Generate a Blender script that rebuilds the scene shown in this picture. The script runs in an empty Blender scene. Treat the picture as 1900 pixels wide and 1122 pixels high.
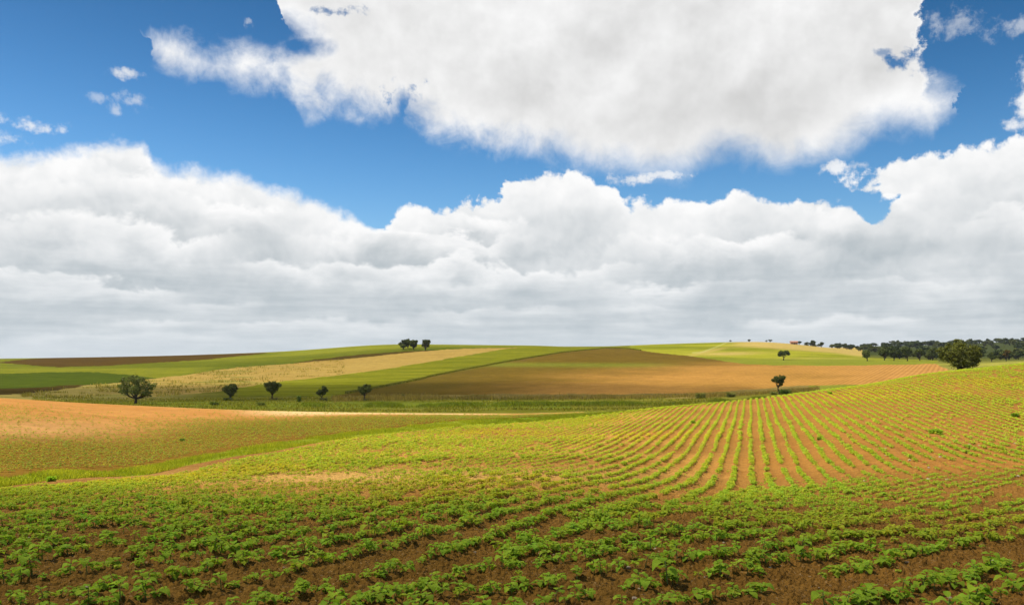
import bpy, math, random
import numpy as np
from mathutils import Vector, Matrix
R = math.radians
scene = bpy.context.scene
col = scene.collection
random.seed(7)
rng = np.random.default_rng(7)

# ------------------------------------------------------------------ camera
F, CX, HY = 1478.0, 950.0, 655.0        # focal length in photo pixels, middle column, eye-level row
cam_data = bpy.data.cameras.new("camera")
cam_data.lens = 28.0
cam_data.sensor_width = 36.0
cam_data.shift_y = (HY - 561.0) / 1900.0
cam_data.clip_start = 0.1
cam_data.clip_end = 20000
cam = bpy.data.objects.new("camera", cam_data)
cam.rotation_euler = (R(90), 0, 0)
col.objects.link(cam)
scene.camera = cam

# ------------------------------------------------------------------ sun
SUN_AZ, SUN_EL = R(-76), R(60)
S = Vector((math.sin(SUN_AZ) * math.cos(SUN_EL), math.cos(SUN_AZ) * math.cos(SUN_EL), math.sin(SUN_EL)))
sd = bpy.data.lights.new("sun", 'SUN')
sd.energy = 5.0
sd.angle = R(0.53)
sd.color = (1.0, 0.93, 0.80)
sun = bpy.data.objects.new("sun", sd)
sun.rotation_euler = S.to_track_quat('Z', 'Y').to_euler()
col.objects.link(sun)

# thin clouds added out of view to shade the land: where their shade falls, half sizes, density, turn, seed
SHADE_CLOUDS = [((-30.0, -16.0, -3.0), (58, 44, 17), 0.023, 25, 301), ((-48.0, 210.0, -8.0), (108, 44, 16), 0.030, 4, 302)]

scene.view_settings.view_transform = 'Standard'
scene.view_settings.look = 'None'
scene.view_settings.exposure = 0.28
scene.view_settings.gamma = 1.0
scene.render.engine = 'CYCLES'
scene.cycles.use_denoising = True
scene.cycles.max_bounces = 6
scene.cycles.adaptive_threshold = 0.02
scene.cycles.transparent_max_bounces = 12


# ------------------------------------------------------------------ node expressions
class E:
    """a value socket that builds math nodes when used in arithmetic"""
    def __init__(s, nt, sock): s.nt, s.k = nt, sock
    def m(s, op, *a, clamp=False):
        n = s.nt.nodes.new('ShaderNodeMath'); n.operation = op; n.use_clamp = clamp
        for i, v in enumerate((s,) + a):
            if isinstance(v, E): s.nt.links.new(v.k, n.inputs[i])
            else: n.inputs[i].default_value = float(v)
        return E(s.nt, n.outputs[0])
    def __add__(s, o): return s.m('ADD', o)
    __radd__ = __add__
    def __sub__(s, o): return s.m('SUBTRACT', o)
    def __rsub__(s, o): return (s * -1.0) + o
    def __mul__(s, o): return s.m('MULTIPLY', o)
    __rmul__ = __mul__
    def __truediv__(s, o): return s.m('DIVIDE', o)
    def min(s, o): return s.m('MINIMUM', o)
    def max(s, o): return s.m('MAXIMUM', o)
    def clamp(s): return s.m('ADD', 0.0, clamp=True)
    def step(s, a, b):                       # smoothstep a..b
        n = s.nt.nodes.new('ShaderNodeMapRange'); n.interpolation_type = 'SMOOTHSTEP'
        s.nt.links.new(s.k, n.inputs['Value'])
        for nm, v in (('From Min', a), ('From Max', b)):
            if isinstance(v, E): s.nt.links.new(v.k, n.inputs[nm])
            else: n.inputs[nm].default_value = v
        return E(s.nt, n.outputs['Result'])


def vec(nt, x, y, z):
    n = nt.nodes.new('ShaderNodeCombineXYZ')
    for i, v in enumerate((x, y, z)):
        if isinstance(v, E): nt.links.new(v.k, n.inputs[i])
        else: n.inputs[i].default_value = v
    return n.outputs[0]


def noise(nt, v, scale, detail=4, rough=0.5, lac=2.0, dist=0.0, color=False):
    n = nt.nodes.new('ShaderNodeTexNoise')
    nt.links.new(v, n.inputs['Vector'])
    n.inputs['Scale'].default_value = scale; n.inputs['Detail'].default_value = detail
    n.inputs['Roughness'].default_value = rough; n.inputs['Lacunarity'].default_value = lac
    n.inputs['Distortion'].default_value = dist
    if color: return n.outputs['Color']
    return E(nt, n.outputs[0])


def mixc(nt, f, a, b, mode='MIX'):
    n = nt.nodes.new('ShaderNodeMix'); n.data_type = 'RGBA'; n.blend_type = mode; n.clamp_factor = True
    if isinstance(f, E): nt.links.new(f.k, n.inputs[0])
    else: n.inputs[0].default_value = f
    for i, v in ((6, a), (7, b)):
        if isinstance(v, (tuple, list)): n.inputs[i].default_value = (v[0], v[1], v[2], 1)
        elif isinstance(v, E): nt.links.new(v.k, n.inputs[i])
        else: nt.links.new(v, n.inputs[i])
    return n.outputs[2]


# ------------------------------------------------------------------ sky: Nishita air with cumulus in it, by azimuth and elevation
def build_world():
    w = bpy.data.worlds.new("World"); scene.world = w; w.use_nodes = True
    nt = w.node_tree; nt.nodes.clear()
    out = nt.nodes.new('ShaderNodeOutputWorld'); bg = nt.nodes.new('ShaderNodeBackground')
    bg.inputs['Strength'].default_value = 0.084
    w.cycles.sampling_method = 'MANUAL'; w.cycles.sample_map_resolution = 256
    nt.links.new(bg.outputs[0], out.inputs['Surface'])
    sky = nt.nodes.new('ShaderNodeTexSky'); sky.sky_type = 'NISHITA'; sky.sun_disc = False
    sky.sun_elevation = SUN_EL; sky.sun_rotation = SUN_AZ
    sky.altitude = 200; sky.air_density = 1.0; sky.dust_density = 0.4; sky.ozone_density = 2.0
    hs = nt.nodes.new('ShaderNodeHueSaturation')
    hs.inputs['Saturation'].default_value = 1.4
    nt.links.new(sky.outputs[0], hs.inputs['Color'])
    tc = nt.nodes.new('ShaderNodeTexCoord')
    d = tc.outputs['Generated']
    sp = nt.nodes.new('ShaderNodeSeparateXYZ'); nt.links.new(d, sp.inputs[0])
    x, y, z = (E(nt, sp.outputs[i]) for i in range(3))
    az = x.m('ARCTAN2', y); el = z.m('ARCSINE')
    U, V = az * F, el * F                    # degrees in units of about 1/26 degree

    nt.links.new((1.30 - V.step(200.0, 700.0) * 0.58).k, hs.inputs['Value'])

    def uv(px, py):
        a = math.atan((px - CX) / F)
        return a * F, math.atan((HY - py) / F * math.cos(a)) * F

    def curve(pts, u):                        # V as a function of U through a float curve
        n = nt.nodes.new('ShaderNodeFloatCurve')
        q = [uv(*p) for p in pts]
        c = n.mapping.curves[0]
        n.mapping.use_clip = False
        pp = [((a + 1100) / 2200, (b + 300) / 1600) for a, b in q]
        while len(c.points) < len(pp): c.points.new(0.5, 0.5)
        for i, p in enumerate(pp):
            c.points[i].location = p; c.points[i].handle_type = 'VECTOR'
        n.mapping.update()
        t = (u + 1100.0) / 2200.0
        nt.links.new(t.clamp().k, n.inputs['Value'])
        return E(nt, n.outputs[0]) * 1600.0 - 300.0

    # flat-layer coordinates: distances along the cloud base, tighter towards the horizon
    def layer(dz, wx=0.0, wy=0.0):
        q = (z.max(0.0) + 0.11) * (1.0 + dz)
        return vec(nt, x / q + wx, y / q + wy, 0.0)

    def billow(v, scale, det=2.0):            # rounded heads of cumulus
        n = nt.nodes.new('ShaderNodeTexVoronoi'); n.feature = 'F1'
        n.inputs['Scale'].default_value = scale; n.inputs['Detail'].default_value = det
        n.inputs['Roughness'].default_value = 0.55; n.inputs['Lacunarity'].default_value = 2.3
        n.normalize = True
        nt.links.new(v, n.inputs['Vector'])
        return 1.0 - E(nt, n.outputs['Distance'])
    big = noise(nt, d, 6.0, 10, 0.6, dist=0.3)
    mid = noise(nt, d, 19.0, 9, 0.64, dist=0.4)
    fine = noise(nt, d, 55.0, 6, 0.66)
    dv_ = nt.nodes.new('ShaderNodeVectorMath'); dv_.operation = 'MULTIPLY_ADD'
    nt.links.new(noise(nt, d, 30.0, 5, 0.6, color=True), dv_.inputs[0])
    dv_.inputs[1].default_value = (0.035, 0.035, 0.035); nt.links.new(d, dv_.inputs[2])
    dw = dv_.outputs[0]
    dv2 = nt.nodes.new('ShaderNodeVectorMath'); dv2.operation = 'ADD'
    nt.links.new(dw, dv2.inputs[0]); dv2.inputs[1].default_value = (-0.006, 0.0, 0.012)
    puff = billow(dw, 17.0)
    puff_up = billow(dv2.outputs[0], 17.0)
    wob = (big - 0.5) * 150.0 + (mid - 0.5) * 190.0 + (fine - 0.5) * 36.0 + (puff - 0.6) * 50.0
    Uw = U + (noise(nt, vec(nt, x, z, y), 16.0, 7, 0.65) - 0.5) * 110.0

    # --- the bank of cumulus over the hills
    top = curve([(-330, 250), (-150, 285), (0, 276), (70, 274), (130, 264), (200, 259), (275, 262), (292, 306), (340, 310), (410, 320),
                 (500, 350), (590, 372), (650, 390), (680, 412), (705, 424), (722, 402), (735, 380), (765, 362), (790, 378),
                 (830, 380), (890, 366), (925, 346), (935, 328), (960, 316), (1000, 308), (1060, 314), (1110, 324), (1150, 346),
                 (1168, 382), (1182, 372), (1270, 364), (1300, 374), (1370, 350), (1420, 358), (1470, 366), (1520, 358),
                 (1570, 366), (1592, 384), (1618, 402), (1648, 398), (1664, 374), (1690, 330), (1740, 298), (1790, 260), (1900, 246), (2200, 260)],
                U + (mid - 0.5) * 60.0)
    softl = (U * -1.0).step(130.0, 420.0)
    bump = (puff - 0.62) * 85.0 * (1.0 - softl * 0.55) + (mid - 0.5) * 40.0 + (fine - 0.5) * 30.0 + (big - 0.5) * 46.0 * softl
    def ell(px, py, rx, ry, k=1.0):           # > 0 inside an ellipse of sky
        u0, v0 = uv(px, py)
        du, dv = (U - u0) / rx, (V - v0) / ry
        return 1.0 - (du * du + dv * dv).m('SQRT')
    over = (ell(1700, 326, 112, 38) * 44.0).max(ell(1632, 348, 48, 17) * 24.0)     # head leaning out over a gap of blue
    Db = (top - V).max(over) + bump - 17.0 * (1.0 - softl * 0.6)
    a_bank = Db.step(softl * -8.0 - 3.0, softl * 12.0 + 8.0)

    # --- the big cloud overhead
    bot = curve([(-330, -400), (255, -400), (258, 85), (275, 98), (300, 120), (360, 140), (380, 122), (420, 145), (480, 152), (545, 165), (565, 195),
                 (605, 205), (625, 182), (650, 202), (720, 216), (742, 190), (752, 225), (800, 240), (870, 270), (920, 290),
                 (960, 285), (1010, 300), (1080, 303), (1140, 312), (1200, 318), (1290, 322), (1345, 300), (1380, 296), (1430, 310),
                 (1462, 314), (1520, 290), (1560, 276), (1650, 250), (1745, 242), (1765, 220), (1800, 190), (1812, 150), (1815, -400), (2200, -400)], Uw)
    topl = curve([(-330, -40), (255, -40), (262, 84), (285, 70), (320, 64), (350, 82), (380, 110), (430, 105), (460, 82), (500, 92),
                  (515, 92), (519, 30), (524, -400), (1692, -400), (1706, 10), (1722, 80), (1726, 146), (1750, 150), (1780, 156), (1800, 172), (1812, 186), (2200, 186)], Uw)
    Du = (V - bot).min(topl - V)
    Du = Du.min(ell(512, 64, 44, 24) * -46.0).min(ell(545, 82, 34, 12) * -40.0)
    Dw = Du + wob * (0.6 - U.step(-150.0, 250.0) * 0.24)
    a_up = Dw.step(-20.0, 52.0)

    def torn(px, py, rx, ry):                 # a ragged opening
        return (ell(px, py, rx, ry) + (mid - 0.5) * 5.0 + (fine - 0.5) * 3.0 + (big - 0.5) * 3.0).step(0.05, 0.95)
    a_up = a_up * (1.0 - torn(1690, 104, 60, 26).max(torn(1640, 96, 44, 12) * 0.7) * 0.97) * (1.0 - torn(768, 184, 50, 22) * 0.95) * (1.0 - torn(620, 24, 50, 9) * 0.8)

    # --- scraps
    a_s = None
    for (px, py, rx, ry, k) in ((240, 136, 26, 10, .8), (62, 234, 46, 13, .85), (250, 186, 26, 14, .55), (214, 206, 12, 14, .5), (183, 182, 14, 8, .4),
                                (461, 35, 16, 15, .6), (10, 256, 46, 16, .75), (1546, 312, 26, 12, .95), (1176, 331, 42, 13, .95), (1245, 324, 54, 9, .9),
                                (1868, 55, 56, 18, .5), (1765, 48, 70, 30, .45), (1904, 186, 20, 46, 1.0), (1888, 232, 34, 11, .9), (1600, 305, 18, 9, .6)):
        e = (ell(px, py, rx, ry) + (mid - 0.5) * 4.2 + (fine - 0.5) * 3.4).step(0.05, 1.25) * (k * 0.9)
        a_s = e if a_s is None else a_s.max(e)
    # --- generic broken cumulus for the part of the sky the photograph does not show
    gen = (noise(nt, layer(0.0), 1.3, 6, 0.55)).step(0.5, 0.64)
    outside = (V.step(860.0, 1000.0)).max((U.m('ABSOLUTE')).step(1000.0, 1150.0))
    outside_lo = (U.m('ABSOLUTE')).step(1000.0, 1150.0)
    low = (1.0 - V.step(240.0, 420.0)) * outside_lo
    alpha_up = a_up.max(a_s)
    a_top = alpha_up * (1.0 - outside) + gen * outside
    a_low = (a_bank * (1.0 - outside_lo)).max(low)

    # --- brightness: lit from above and left, grey below, flattened layers near the horizon
    edge = 1.0 - Db.step(0.0, 100.0)
    hz = 1.0 - V.step(10.0, 230.0)
    nlow = noise(nt, layer(0.0), 0.8, 3, 0.5)
    lum_b = 0.77 + edge * 0.20 + (nlow - 0.5) * -0.5 + (puff - puff_up) * 0.42 + (mid - 0.5) * 0.12 + (big - 0.5) * 0.2
    # rows of cumulus one behind another: bright lobed heads, grey flat bases
    for i, (v0, amp, h, ln, lo, hi) in enumerate(((318, 70, 110, 210, .62, .97), (262, 60, 80, 190, .59, .965), (212, 52, 66, 175, .57, .955), (164, 44, 50, 160, .59, .94),
                                                  (122, 34, 40, 150, .57, .90), (88, 26, 30, 140, .61, .88), (58, 18, 24, 130, .65, .87), (34, 12, 18, 120, .68, .86))):
        p = vec(nt, U / ln, V / (ln * (0.62 - 0.03 * i)), 3.7 * i + 1.0)
        nn = noise(nt, p, 1.0, 5, 0.56, dist=0.25)
        D = (nn - 0.5) * (amp * 3.0) + (v0 + 0.0) - V + (puff - 0.6) * (amp * 1.1) + (mid - 0.5) * (amp * 0.8)
        pres = noise(nt, vec(nt, U / (ln * 2.1), 0.0, 9.1 * i + 4.0), 1.0, 1, 0.5).step(0.42, 0.60)
        al = D.step(-2.0, 8.0 + h * 0.08) * (pres * 0.95 + 0.05)
        li = hi - D.step(0.0, h * 1.25) * (hi - lo) + (puff - puff_up) * (0.5 * h / 120 + 0.08) + (mid - 0.5) * 0.14
        lum_b = lum_b + (li - lum_b) * al
    streak = noise(nt, vec(nt, U / 150.0, V / 17.0, 2.0), 1.0, 4, 0.6) - 0.5
    lum_b = (lum_b + streak * 0.55 * hz).max(0.5).min(0.965)
    gu = noise(nt, d, 6.0, 6, 0.55) - noise(nt, vec(nt, x + 0.012, y, z - 0.035), 6.0, 6, 0.55)
    inn = Dw.step(0.0, 120.0)
    dk = (1.0 - ell(1330, 235, 360, 110).step(0.0, 0.9) * 0.15 - ell(1040, 250, 190, 60).step(0.0, 0.9) * 0.05)
    lum_u = (0.93 - inn * 0.11 + gu * -0.8 + (mid - 0.5) * 0.16 * (1.0 - inn * 0.3) + (big - 0.5) * 0.30 + (puff - puff_up) * 0.16) * dk
    lum_u = lum_u.max(0.58).min(0.955)

    def tone(l, cool):                        # grey parts take a little of the blue of the air
        n = nt.nodes.new('ShaderNodeCombineColor')
        r_ = l * 1.0 - (1.0 - l) * 0.05 * cool
        nt.links.new((l - (0.95 - l).max(0.0) * (0.14 * cool)).k, n.inputs[0])
        nt.links.new((l - (0.95 - l).max(0.0) * (0.02 * cool)).k, n.inputs[1])
        nt.links.new((l - (0.95 - l).max(0.0) * (-0.06 * cool + 0.01 * (1 - cool))).k, n.inputs[2])
        return n.outputs[0]
    cb, cu = tone(lum_b, 1.0), tone(lum_u, 0.0)
    hzc = mixc(nt, hz * 0.35 + (1.0 - V.step(-10.0, 60.0)) * 0.3, cb, (0.66, 0.735, 0.79))
    sc = nt.nodes.new('ShaderNodeVectorMath'); sc.operation = 'SCALE'; sc.inputs['Scale'].default_value = 10.0
    sc2 = nt.nodes.new('ShaderNodeVectorMath'); sc2.operation = 'SCALE'; sc2.inputs['Scale'].default_value = 10.0
    nt.links.new(hzc, sc.inputs[0]); nt.links.new(cu, sc2.inputs[0])
    c = mixc(nt, a_low, hs.outputs[0], sc.outputs[0])
    c = mixc(nt, a_top, c, sc2.outputs[0])
    nt.links.new(c, bg.inputs['Color'])


build_world()


# ------------------------------------------------------------------ numpy helpers
def hash2(i, j, seed):
    h = (i.astype(np.int64) * 374761393 + j.astype(np.int64) * 668265263 + seed * 1274126177) & 0xffffffff
    h = ((h ^ (h >> 13)) * 1274126177) & 0xffffffff
    h = (h ^ (h >> 16)) & 0xffffff
    return h / float(0xffffff)


def vnoise(x, y, seed=0):
    xi, yi = np.floor(x), np.floor(y)
    fx, fy = x - xi, y - yi
    fx, fy = fx * fx * (3 - 2 * fx), fy * fy * (3 - 2 * fy)
    xi, yi = xi.astype(np.int64), yi.astype(np.int64)
    a, b = hash2(xi, yi, seed), hash2(xi + 1, yi, seed)
    c, d = hash2(xi, yi + 1, seed), hash2(xi + 1, yi + 1, seed)
    return (a * (1 - fx) + b * fx) * (1 - fy) + (c * (1 - fx) + d * fx) * fy


def fbm(x, y, seed=0, octs=4, rough=0.5):
    t, a, s = 0, 1.0, 0
    for o in range(octs):
        t = t + a * vnoise(x * 2 ** o + 17.3 * o, y * 2 ** o - 9.1 * o, seed + o * 31); s += a; a *= rough
    return t / s


def sstep(a, b, x):
    t = np.clip((x - a) / (b - a), 0, 1)
    return t * t * (3 - 2 * t)


def pchip(xk, yk):
    """monotone cubic interpolation; yk may carry extra trailing axes"""
    xk, yk = np.asarray(xk, float), np.asarray(yk, float)
    h = np.diff(xk); hh = h.reshape((-1,) + (1,) * (yk.ndim - 1))
    dl = np.diff(yk, axis=0) / hh
    m = np.zeros_like(yk)
    w1, w2 = 2 * hh[1:] + hh[:-1], hh[1:] + 2 * hh[:-1]
    ok = dl[1:] * dl[:-1] > 0
    with np.errstate(divide='ignore', invalid='ignore'):
        mm = (w1 + w2) / (w1 / dl[:-1] + w2 / dl[1:])
    m[1:-1] = np.where(ok, mm, 0); m[0], m[-1] = dl[0], dl[-1]

    def f(x):
        x = np.clip(x, xk[0], xk[-1])
        k = np.clip(np.searchsorted(xk, x) - 1, 0, len(h) - 1)
        t = (x - xk[k]) / h[k]
        sh = t.shape + (1,) * (yk.ndim - 1)
        t, hk = t.reshape(sh), h[k].reshape(sh)
        return ((1 + 2 * t) * (1 - t) ** 2 * yk[k] + t * (1 - t) ** 2 * hk * m[k] + t * t * (3 - 2 * t) * yk[k + 1] + t * t * (t - 1) * hk * m[k + 1])
    return f


# ------------------------------------------------------------------ the lie of the land
# For each bearing (photo column) the slope down from eye level along the ground, as (distance m, photo row) pairs.
LAND = {
    -400: [(2.5, 1255), (4.5, 1122), (7, 1042), (10, 990), (15, 955), (20, 938), (27, 925), (33, 915), (40, 880), (60, 800), (85, 742), (100, 726), (110, 722), (125, 725), (150, 735), (200, 722), (250, 705), (320, 690), (420, 678), (550, 670), (700, 668), (900, 670), (1500, 676), (3000, 690)],
    0:    [(2.5, 1255), (4.5, 1122), (7, 1040), (10, 985), (15, 945), (20, 925), (27, 912), (33, 903), (36, 893), (45, 855), (60, 805), (80, 762), (100, 741), (108, 738), (118, 740), (150, 741), (180, 735), (200, 729), (230, 718), (280, 700), (340, 686), (420, 675), (520, 668), (620, 665), (750, 667), (1000, 672), (1500, 678), (3000, 690)],
    250:  [(2.5, 1255), (4.5, 1122), (7, 1040), (10, 983), (15, 940), (20, 917), (27, 903), (35, 892), (42, 882), (45, 874), (55, 842), (70, 806), (85, 780), (100, 760), (110, 753), (116, 752), (125, 753), (140, 752), (160, 748), (180, 742), (200, 733), (240, 716), (300, 697), (380, 678), (460, 667), (540, 662), (620, 661), (750, 664), (1000, 670), (1500, 676), (3000, 690)],
    500:  [(2.5, 1255), (4.5, 1122), (7, 1040), (10, 982), (15, 938), (20, 913), (27, 890), (35, 870), (45, 848), (52, 838), (56, 829), (65, 812), (80, 790), (95, 773), (108, 764), (115, 762), (125, 761.5), (140, 757), (160, 748), (180, 741), (200, 731), (230, 720), (280, 702), (340, 684), (400, 670), (460, 660), (520, 654), (570, 653), (700, 658), (1000, 668), (1500, 676), (3000, 690)],
    750:  [(2.5, 1255), (4.5, 1122), (7, 1037), (10, 977), (15, 932), (20, 906), (27, 882), (35, 862), (45, 841), (55, 822), (70, 801), (74, 796), (82, 785), (95, 773), (105, 768), (112, 766), (120, 766), (135, 761), (155, 751), (175, 743), (200, 732), (230, 719), (270, 702), (320, 684), (370, 668), (420, 653), (460, 644), (500, 639.5), (540, 638.5), (650, 645), (1000, 660), (1500, 676), (3000, 690)],
    970:  [(2.5, 1255), (4.5, 1122), (7, 1035), (10, 975), (15, 928), (20, 900), (27, 876), (35, 855), (45, 836), (55, 819), (70, 799), (85, 785), (92, 779), (100, 775), (107, 771), (115, 768), (125, 763), (140, 756), (160, 748), (180, 741), (200, 732), (230, 718), (270, 701), (320, 682), (370, 665), (420, 651), (460, 644), (500, 640.5), (540, 641), (650, 646), (1000, 660), (1500, 676), (3000, 690)],
    1250: [(2.5, 1255), (4.5, 1122), (7, 1035), (10, 975), (15, 937), (20, 918), (27, 897), (35, 868), (43, 842), (53, 812), (65, 788), (75, 773), (87, 759), (93, 755), (99, 755), (115, 761), (130, 757), (150, 750), (165, 744), (180, 739), (200, 731), (240, 715), (290, 697), (340, 681), (400, 668), (450, 660), (520, 650), (600, 641), (660, 638), (700, 637.5), (850, 643), (1100, 655), (1500, 670), (3000, 690)],
    1400: [(2.5, 1255), (4.5, 1122), (7, 1037), (10, 982), (15, 946), (20, 927), (27, 907), (35, 874), (43, 842), (53, 808), (65, 782), (75, 765), (87, 749), (95, 742), (101, 740), (110, 743), (130, 746), (150, 742), (165, 737), (180, 733), (200, 727), (240, 712), (290, 695), (340, 681), (390, 672), (450, 662), (520, 650), (600, 640), (660, 635), (710, 634), (850, 640), (1100, 652), (1500, 668), (3000, 690)],
    1620: [(2.5, 1255), (4.5, 1122), (7, 1038), (10, 986), (15, 950), (20, 929), (27, 892), (35, 856), (42, 824), (55, 782), (70, 750), (90, 722), (100, 714), (106, 712), (113, 713), (125, 719), (145, 723), (165, 720), (190, 714), (215, 707), (240, 700), (290, 688), (330, 679), (360, 674), (400, 669), (450, 664), (520, 660), (600, 657), (700, 653), (850, 648), (1100, 643), (1400, 642), (1800, 648), (3000, 680)],
    1750: [(2.5, 1255), (4.5, 1122), (7, 1039), (10, 988), (15, 948), (20, 922), (27, 886), (35, 850), (43, 816), (55, 780), (70, 746), (85, 718), (98, 698), (106, 691), (113, 691), (125, 697), (150, 701), (180, 699), (215, 695), (250, 690), (290, 683), (330, 677), (380, 672), (450, 668), (520, 664), (650, 659), (850, 650), (1100, 642), (1400, 639), (1800, 645), (3000, 680)],
    1900: [(2.5, 1255), (4.5, 1122), (7, 1040), (10, 990), (15, 945), (20, 915), (27, 880), (35, 845), (45, 810), (55, 780), (70, 745), (85, 714), (100, 690), (112, 677), (120, 675), (135, 679), (160, 686), (190, 686), (220, 682), (280, 676), (350, 671), (420, 668), (520, 665), (650, 658), (850, 645), (1050, 637), (1250, 633), (1500, 633), (2000, 640), (3000, 670)],
    2300: [(2.5, 1255), (4.5, 1122), (7, 1040), (10, 985), (15, 935), (20, 900), (27, 862), (35, 822), (45, 784), (55, 752), (70, 716), (85, 685), (100, 662), (112, 650), (125, 646), (150, 655), (190, 665), (220, 668), (280, 668), (350, 667), (420, 666), (520, 664), (650, 656), (850, 640), (1050, 630), (1250, 626), (1500, 626), (2000, 634), (3000, 665)],
}
LNY = np.linspace(math.log(2.5), math.log(3000), 700)
_cols = sorted(LAND)
_tab = np.stack([pchip(np.log([a for a, _ in LAND[c]]), [(b - HY) / F for _, b in LAND[c]])(LNY) for c in _cols])
_PXT = np.linspace(-400, 2300, 1351)
SLOPE = pchip(_cols, _tab)(_PXT)            # (1351, 700) tangent below eye level
# soften the seams between bearings
for _ in range(60):
    SLOPE[1:-1] = 0.25 * SLOPE[:-2] + 0.5 * SLOPE[1:-1] + 0.25 * SLOPE[2:]


def slope_at(px, Y):
    a = np.clip((np.asarray(px, float) + 400) / 2.0, 0, 1349.999)
    b = np.clip((np.log(Y) - LNY[0]) / (LNY[1] - LNY[0]), 0, 698.999)
    i, j = a.astype(int), b.astype(int)
    fa, fb = a - i, b - j
    return ((SLOPE[i, j] * (1 - fa) + SLOPE[i + 1, j] * fa) * (1 - fb) + (SLOPE[i, j + 1] * (1 - fa) + SLOPE[i + 1, j + 1] * fa) * fb)


def ground_base(X, Y):
    Yc = np.maximum(Y, 2.5)
    return -Yc * slope_at(CX + F * X / Yc, Yc)


ROW_D = np.array([0.2873, 0.9578])          # direction of the long rows
HEAD_D = np.array([0.7071, 0.7071])         # direction of the headland rows
ROW_S, HEAD_S = 0.68, 0.62
_hb = np.array([(-3.0, 0.0), (-0.6, 4.5), (0.3, 8.7), (2.4, 14), (8.2, 26.0), (17, 28.5), (27, 31), (60, 36)])


def in_head(X, Y):                           # > 0 on the headland side
    return np.interp(X, _hb[:, 0], _hb[:, 1]) - Y


PXA = [-1500, -400, 0, 250, 500, 750, 970, 1250, 1400, 1620, 1750, 1900, 2300, 3400]
Y_EDGE = [33, 33, 33, 42, 52, 70, 86, 97, 105, 111, 112, 126, 130, 135]
Y_STRIP = [36, 36, 37, 46, 58, 77, 101, 128, 140, 145, 145, 150, 150, 150]
Y_B = [110, 110, 113, 121, 121, 119, 118, 128, 140, 145, 145, 150, 150, 150]


def ground_detail(X, Y):
    """clods and furrows of the sunflower field, in metres"""
    px = CX + F * X / np.maximum(Y, 2.5)
    inA = 1 - sstep(-2, 2, Y - np.interp(px, PXA, Y_EDGE))
    near = 1 - sstep(25, 60, Y)
    r1 = (X * ROW_D[1] - Y * ROW_D[0]) / ROW_S
    r2 = (X * HEAD_D[1] - Y * HEAD_D[0]) / HEAD_S
    hd = sstep(-0.6, 0.6, in_head(X, Y))
    fur = np.cos(2 * np.pi * r1) * (1 - hd) + np.cos(2 * np.pi * r2) * hd
    z = fur * 0.022 * (1 - 0.5 * sstep(30, 70, Y))
    c = fbm(X * 5.5, Y * 5.5, 11, 3, 0.6)
    z = z + near * ((np.abs(c - 0.5) * -0.06) + (fbm(X * 1.4, Y * 1.4, 5, 2) - 0.5) * 0.07 + np.maximum(fbm(X * 17, Y * 17, 3, 3, .6) - 0.5, 0) * 0.13 - 0.006)
    return z * inA


def ground(X, Y):
    return ground_base(X, Y) + ground_detail(X, Y)


def at(px, Y, dz=0.0):
    x = (px - CX) / F * Y
    return Vector((x, Y, float(ground(np.array([x]), np.array([Y]))[0]) + dz))


# ------------------------------------------------------------------ mesh + tag helpers
def tag(o, label=None, cat=None, group=None, kind=None):
    if label: o['label'] = label
    if cat: o['category'] = cat
    if group: o['group'] = group
    if kind: o['kind'] = kind
    return o


def np_mesh(name, V, faces, k, cols=None, smooth=True, mats=(), midx=None):
    """mesh from an array of vertices and an (n,k) array of faces"""
    me = bpy.data.meshes.new(name)
    V = np.ascontiguousarray(V, np.float32); faces = np.ascontiguousarray(faces, np.int32)
    n = len(faces)
    me.vertices.add(len(V)); me.vertices.foreach_set('co', V.ravel())
    me.loops.add(n * k); me.loops.foreach_set('vertex_index', faces.ravel())
    me.polygons.add(n)
    me.polygons.foreach_set('loop_start', np.arange(0, n * k, k, dtype=np.int32))
    me.polygons.foreach_set('loop_total', np.full(n, k, np.int32))
    if midx is not None: me.polygons.foreach_set('material_index', np.ascontiguousarray(midx, np.int32))
    me.update(calc_edges=True)
    me.polygons.foreach_set('use_smooth', np.full(n, smooth))
    if cols is not None:
        for nm, c in cols.items():
            a = me.attributes.new(nm, 'FLOAT_COLOR', 'POINT')
            c4 = np.ones((len(V), 4), np.float32); c4[:, :c.shape[1]] = c
            a.data.foreach_set('color', c4.ravel())
    for m in mats: me.materials.append(m)
    return me


def obj(name, me, parent=None):
    o = bpy.data.objects.new(name, me); col.objects.link(o)
    if parent: o.parent = parent
    return o


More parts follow.
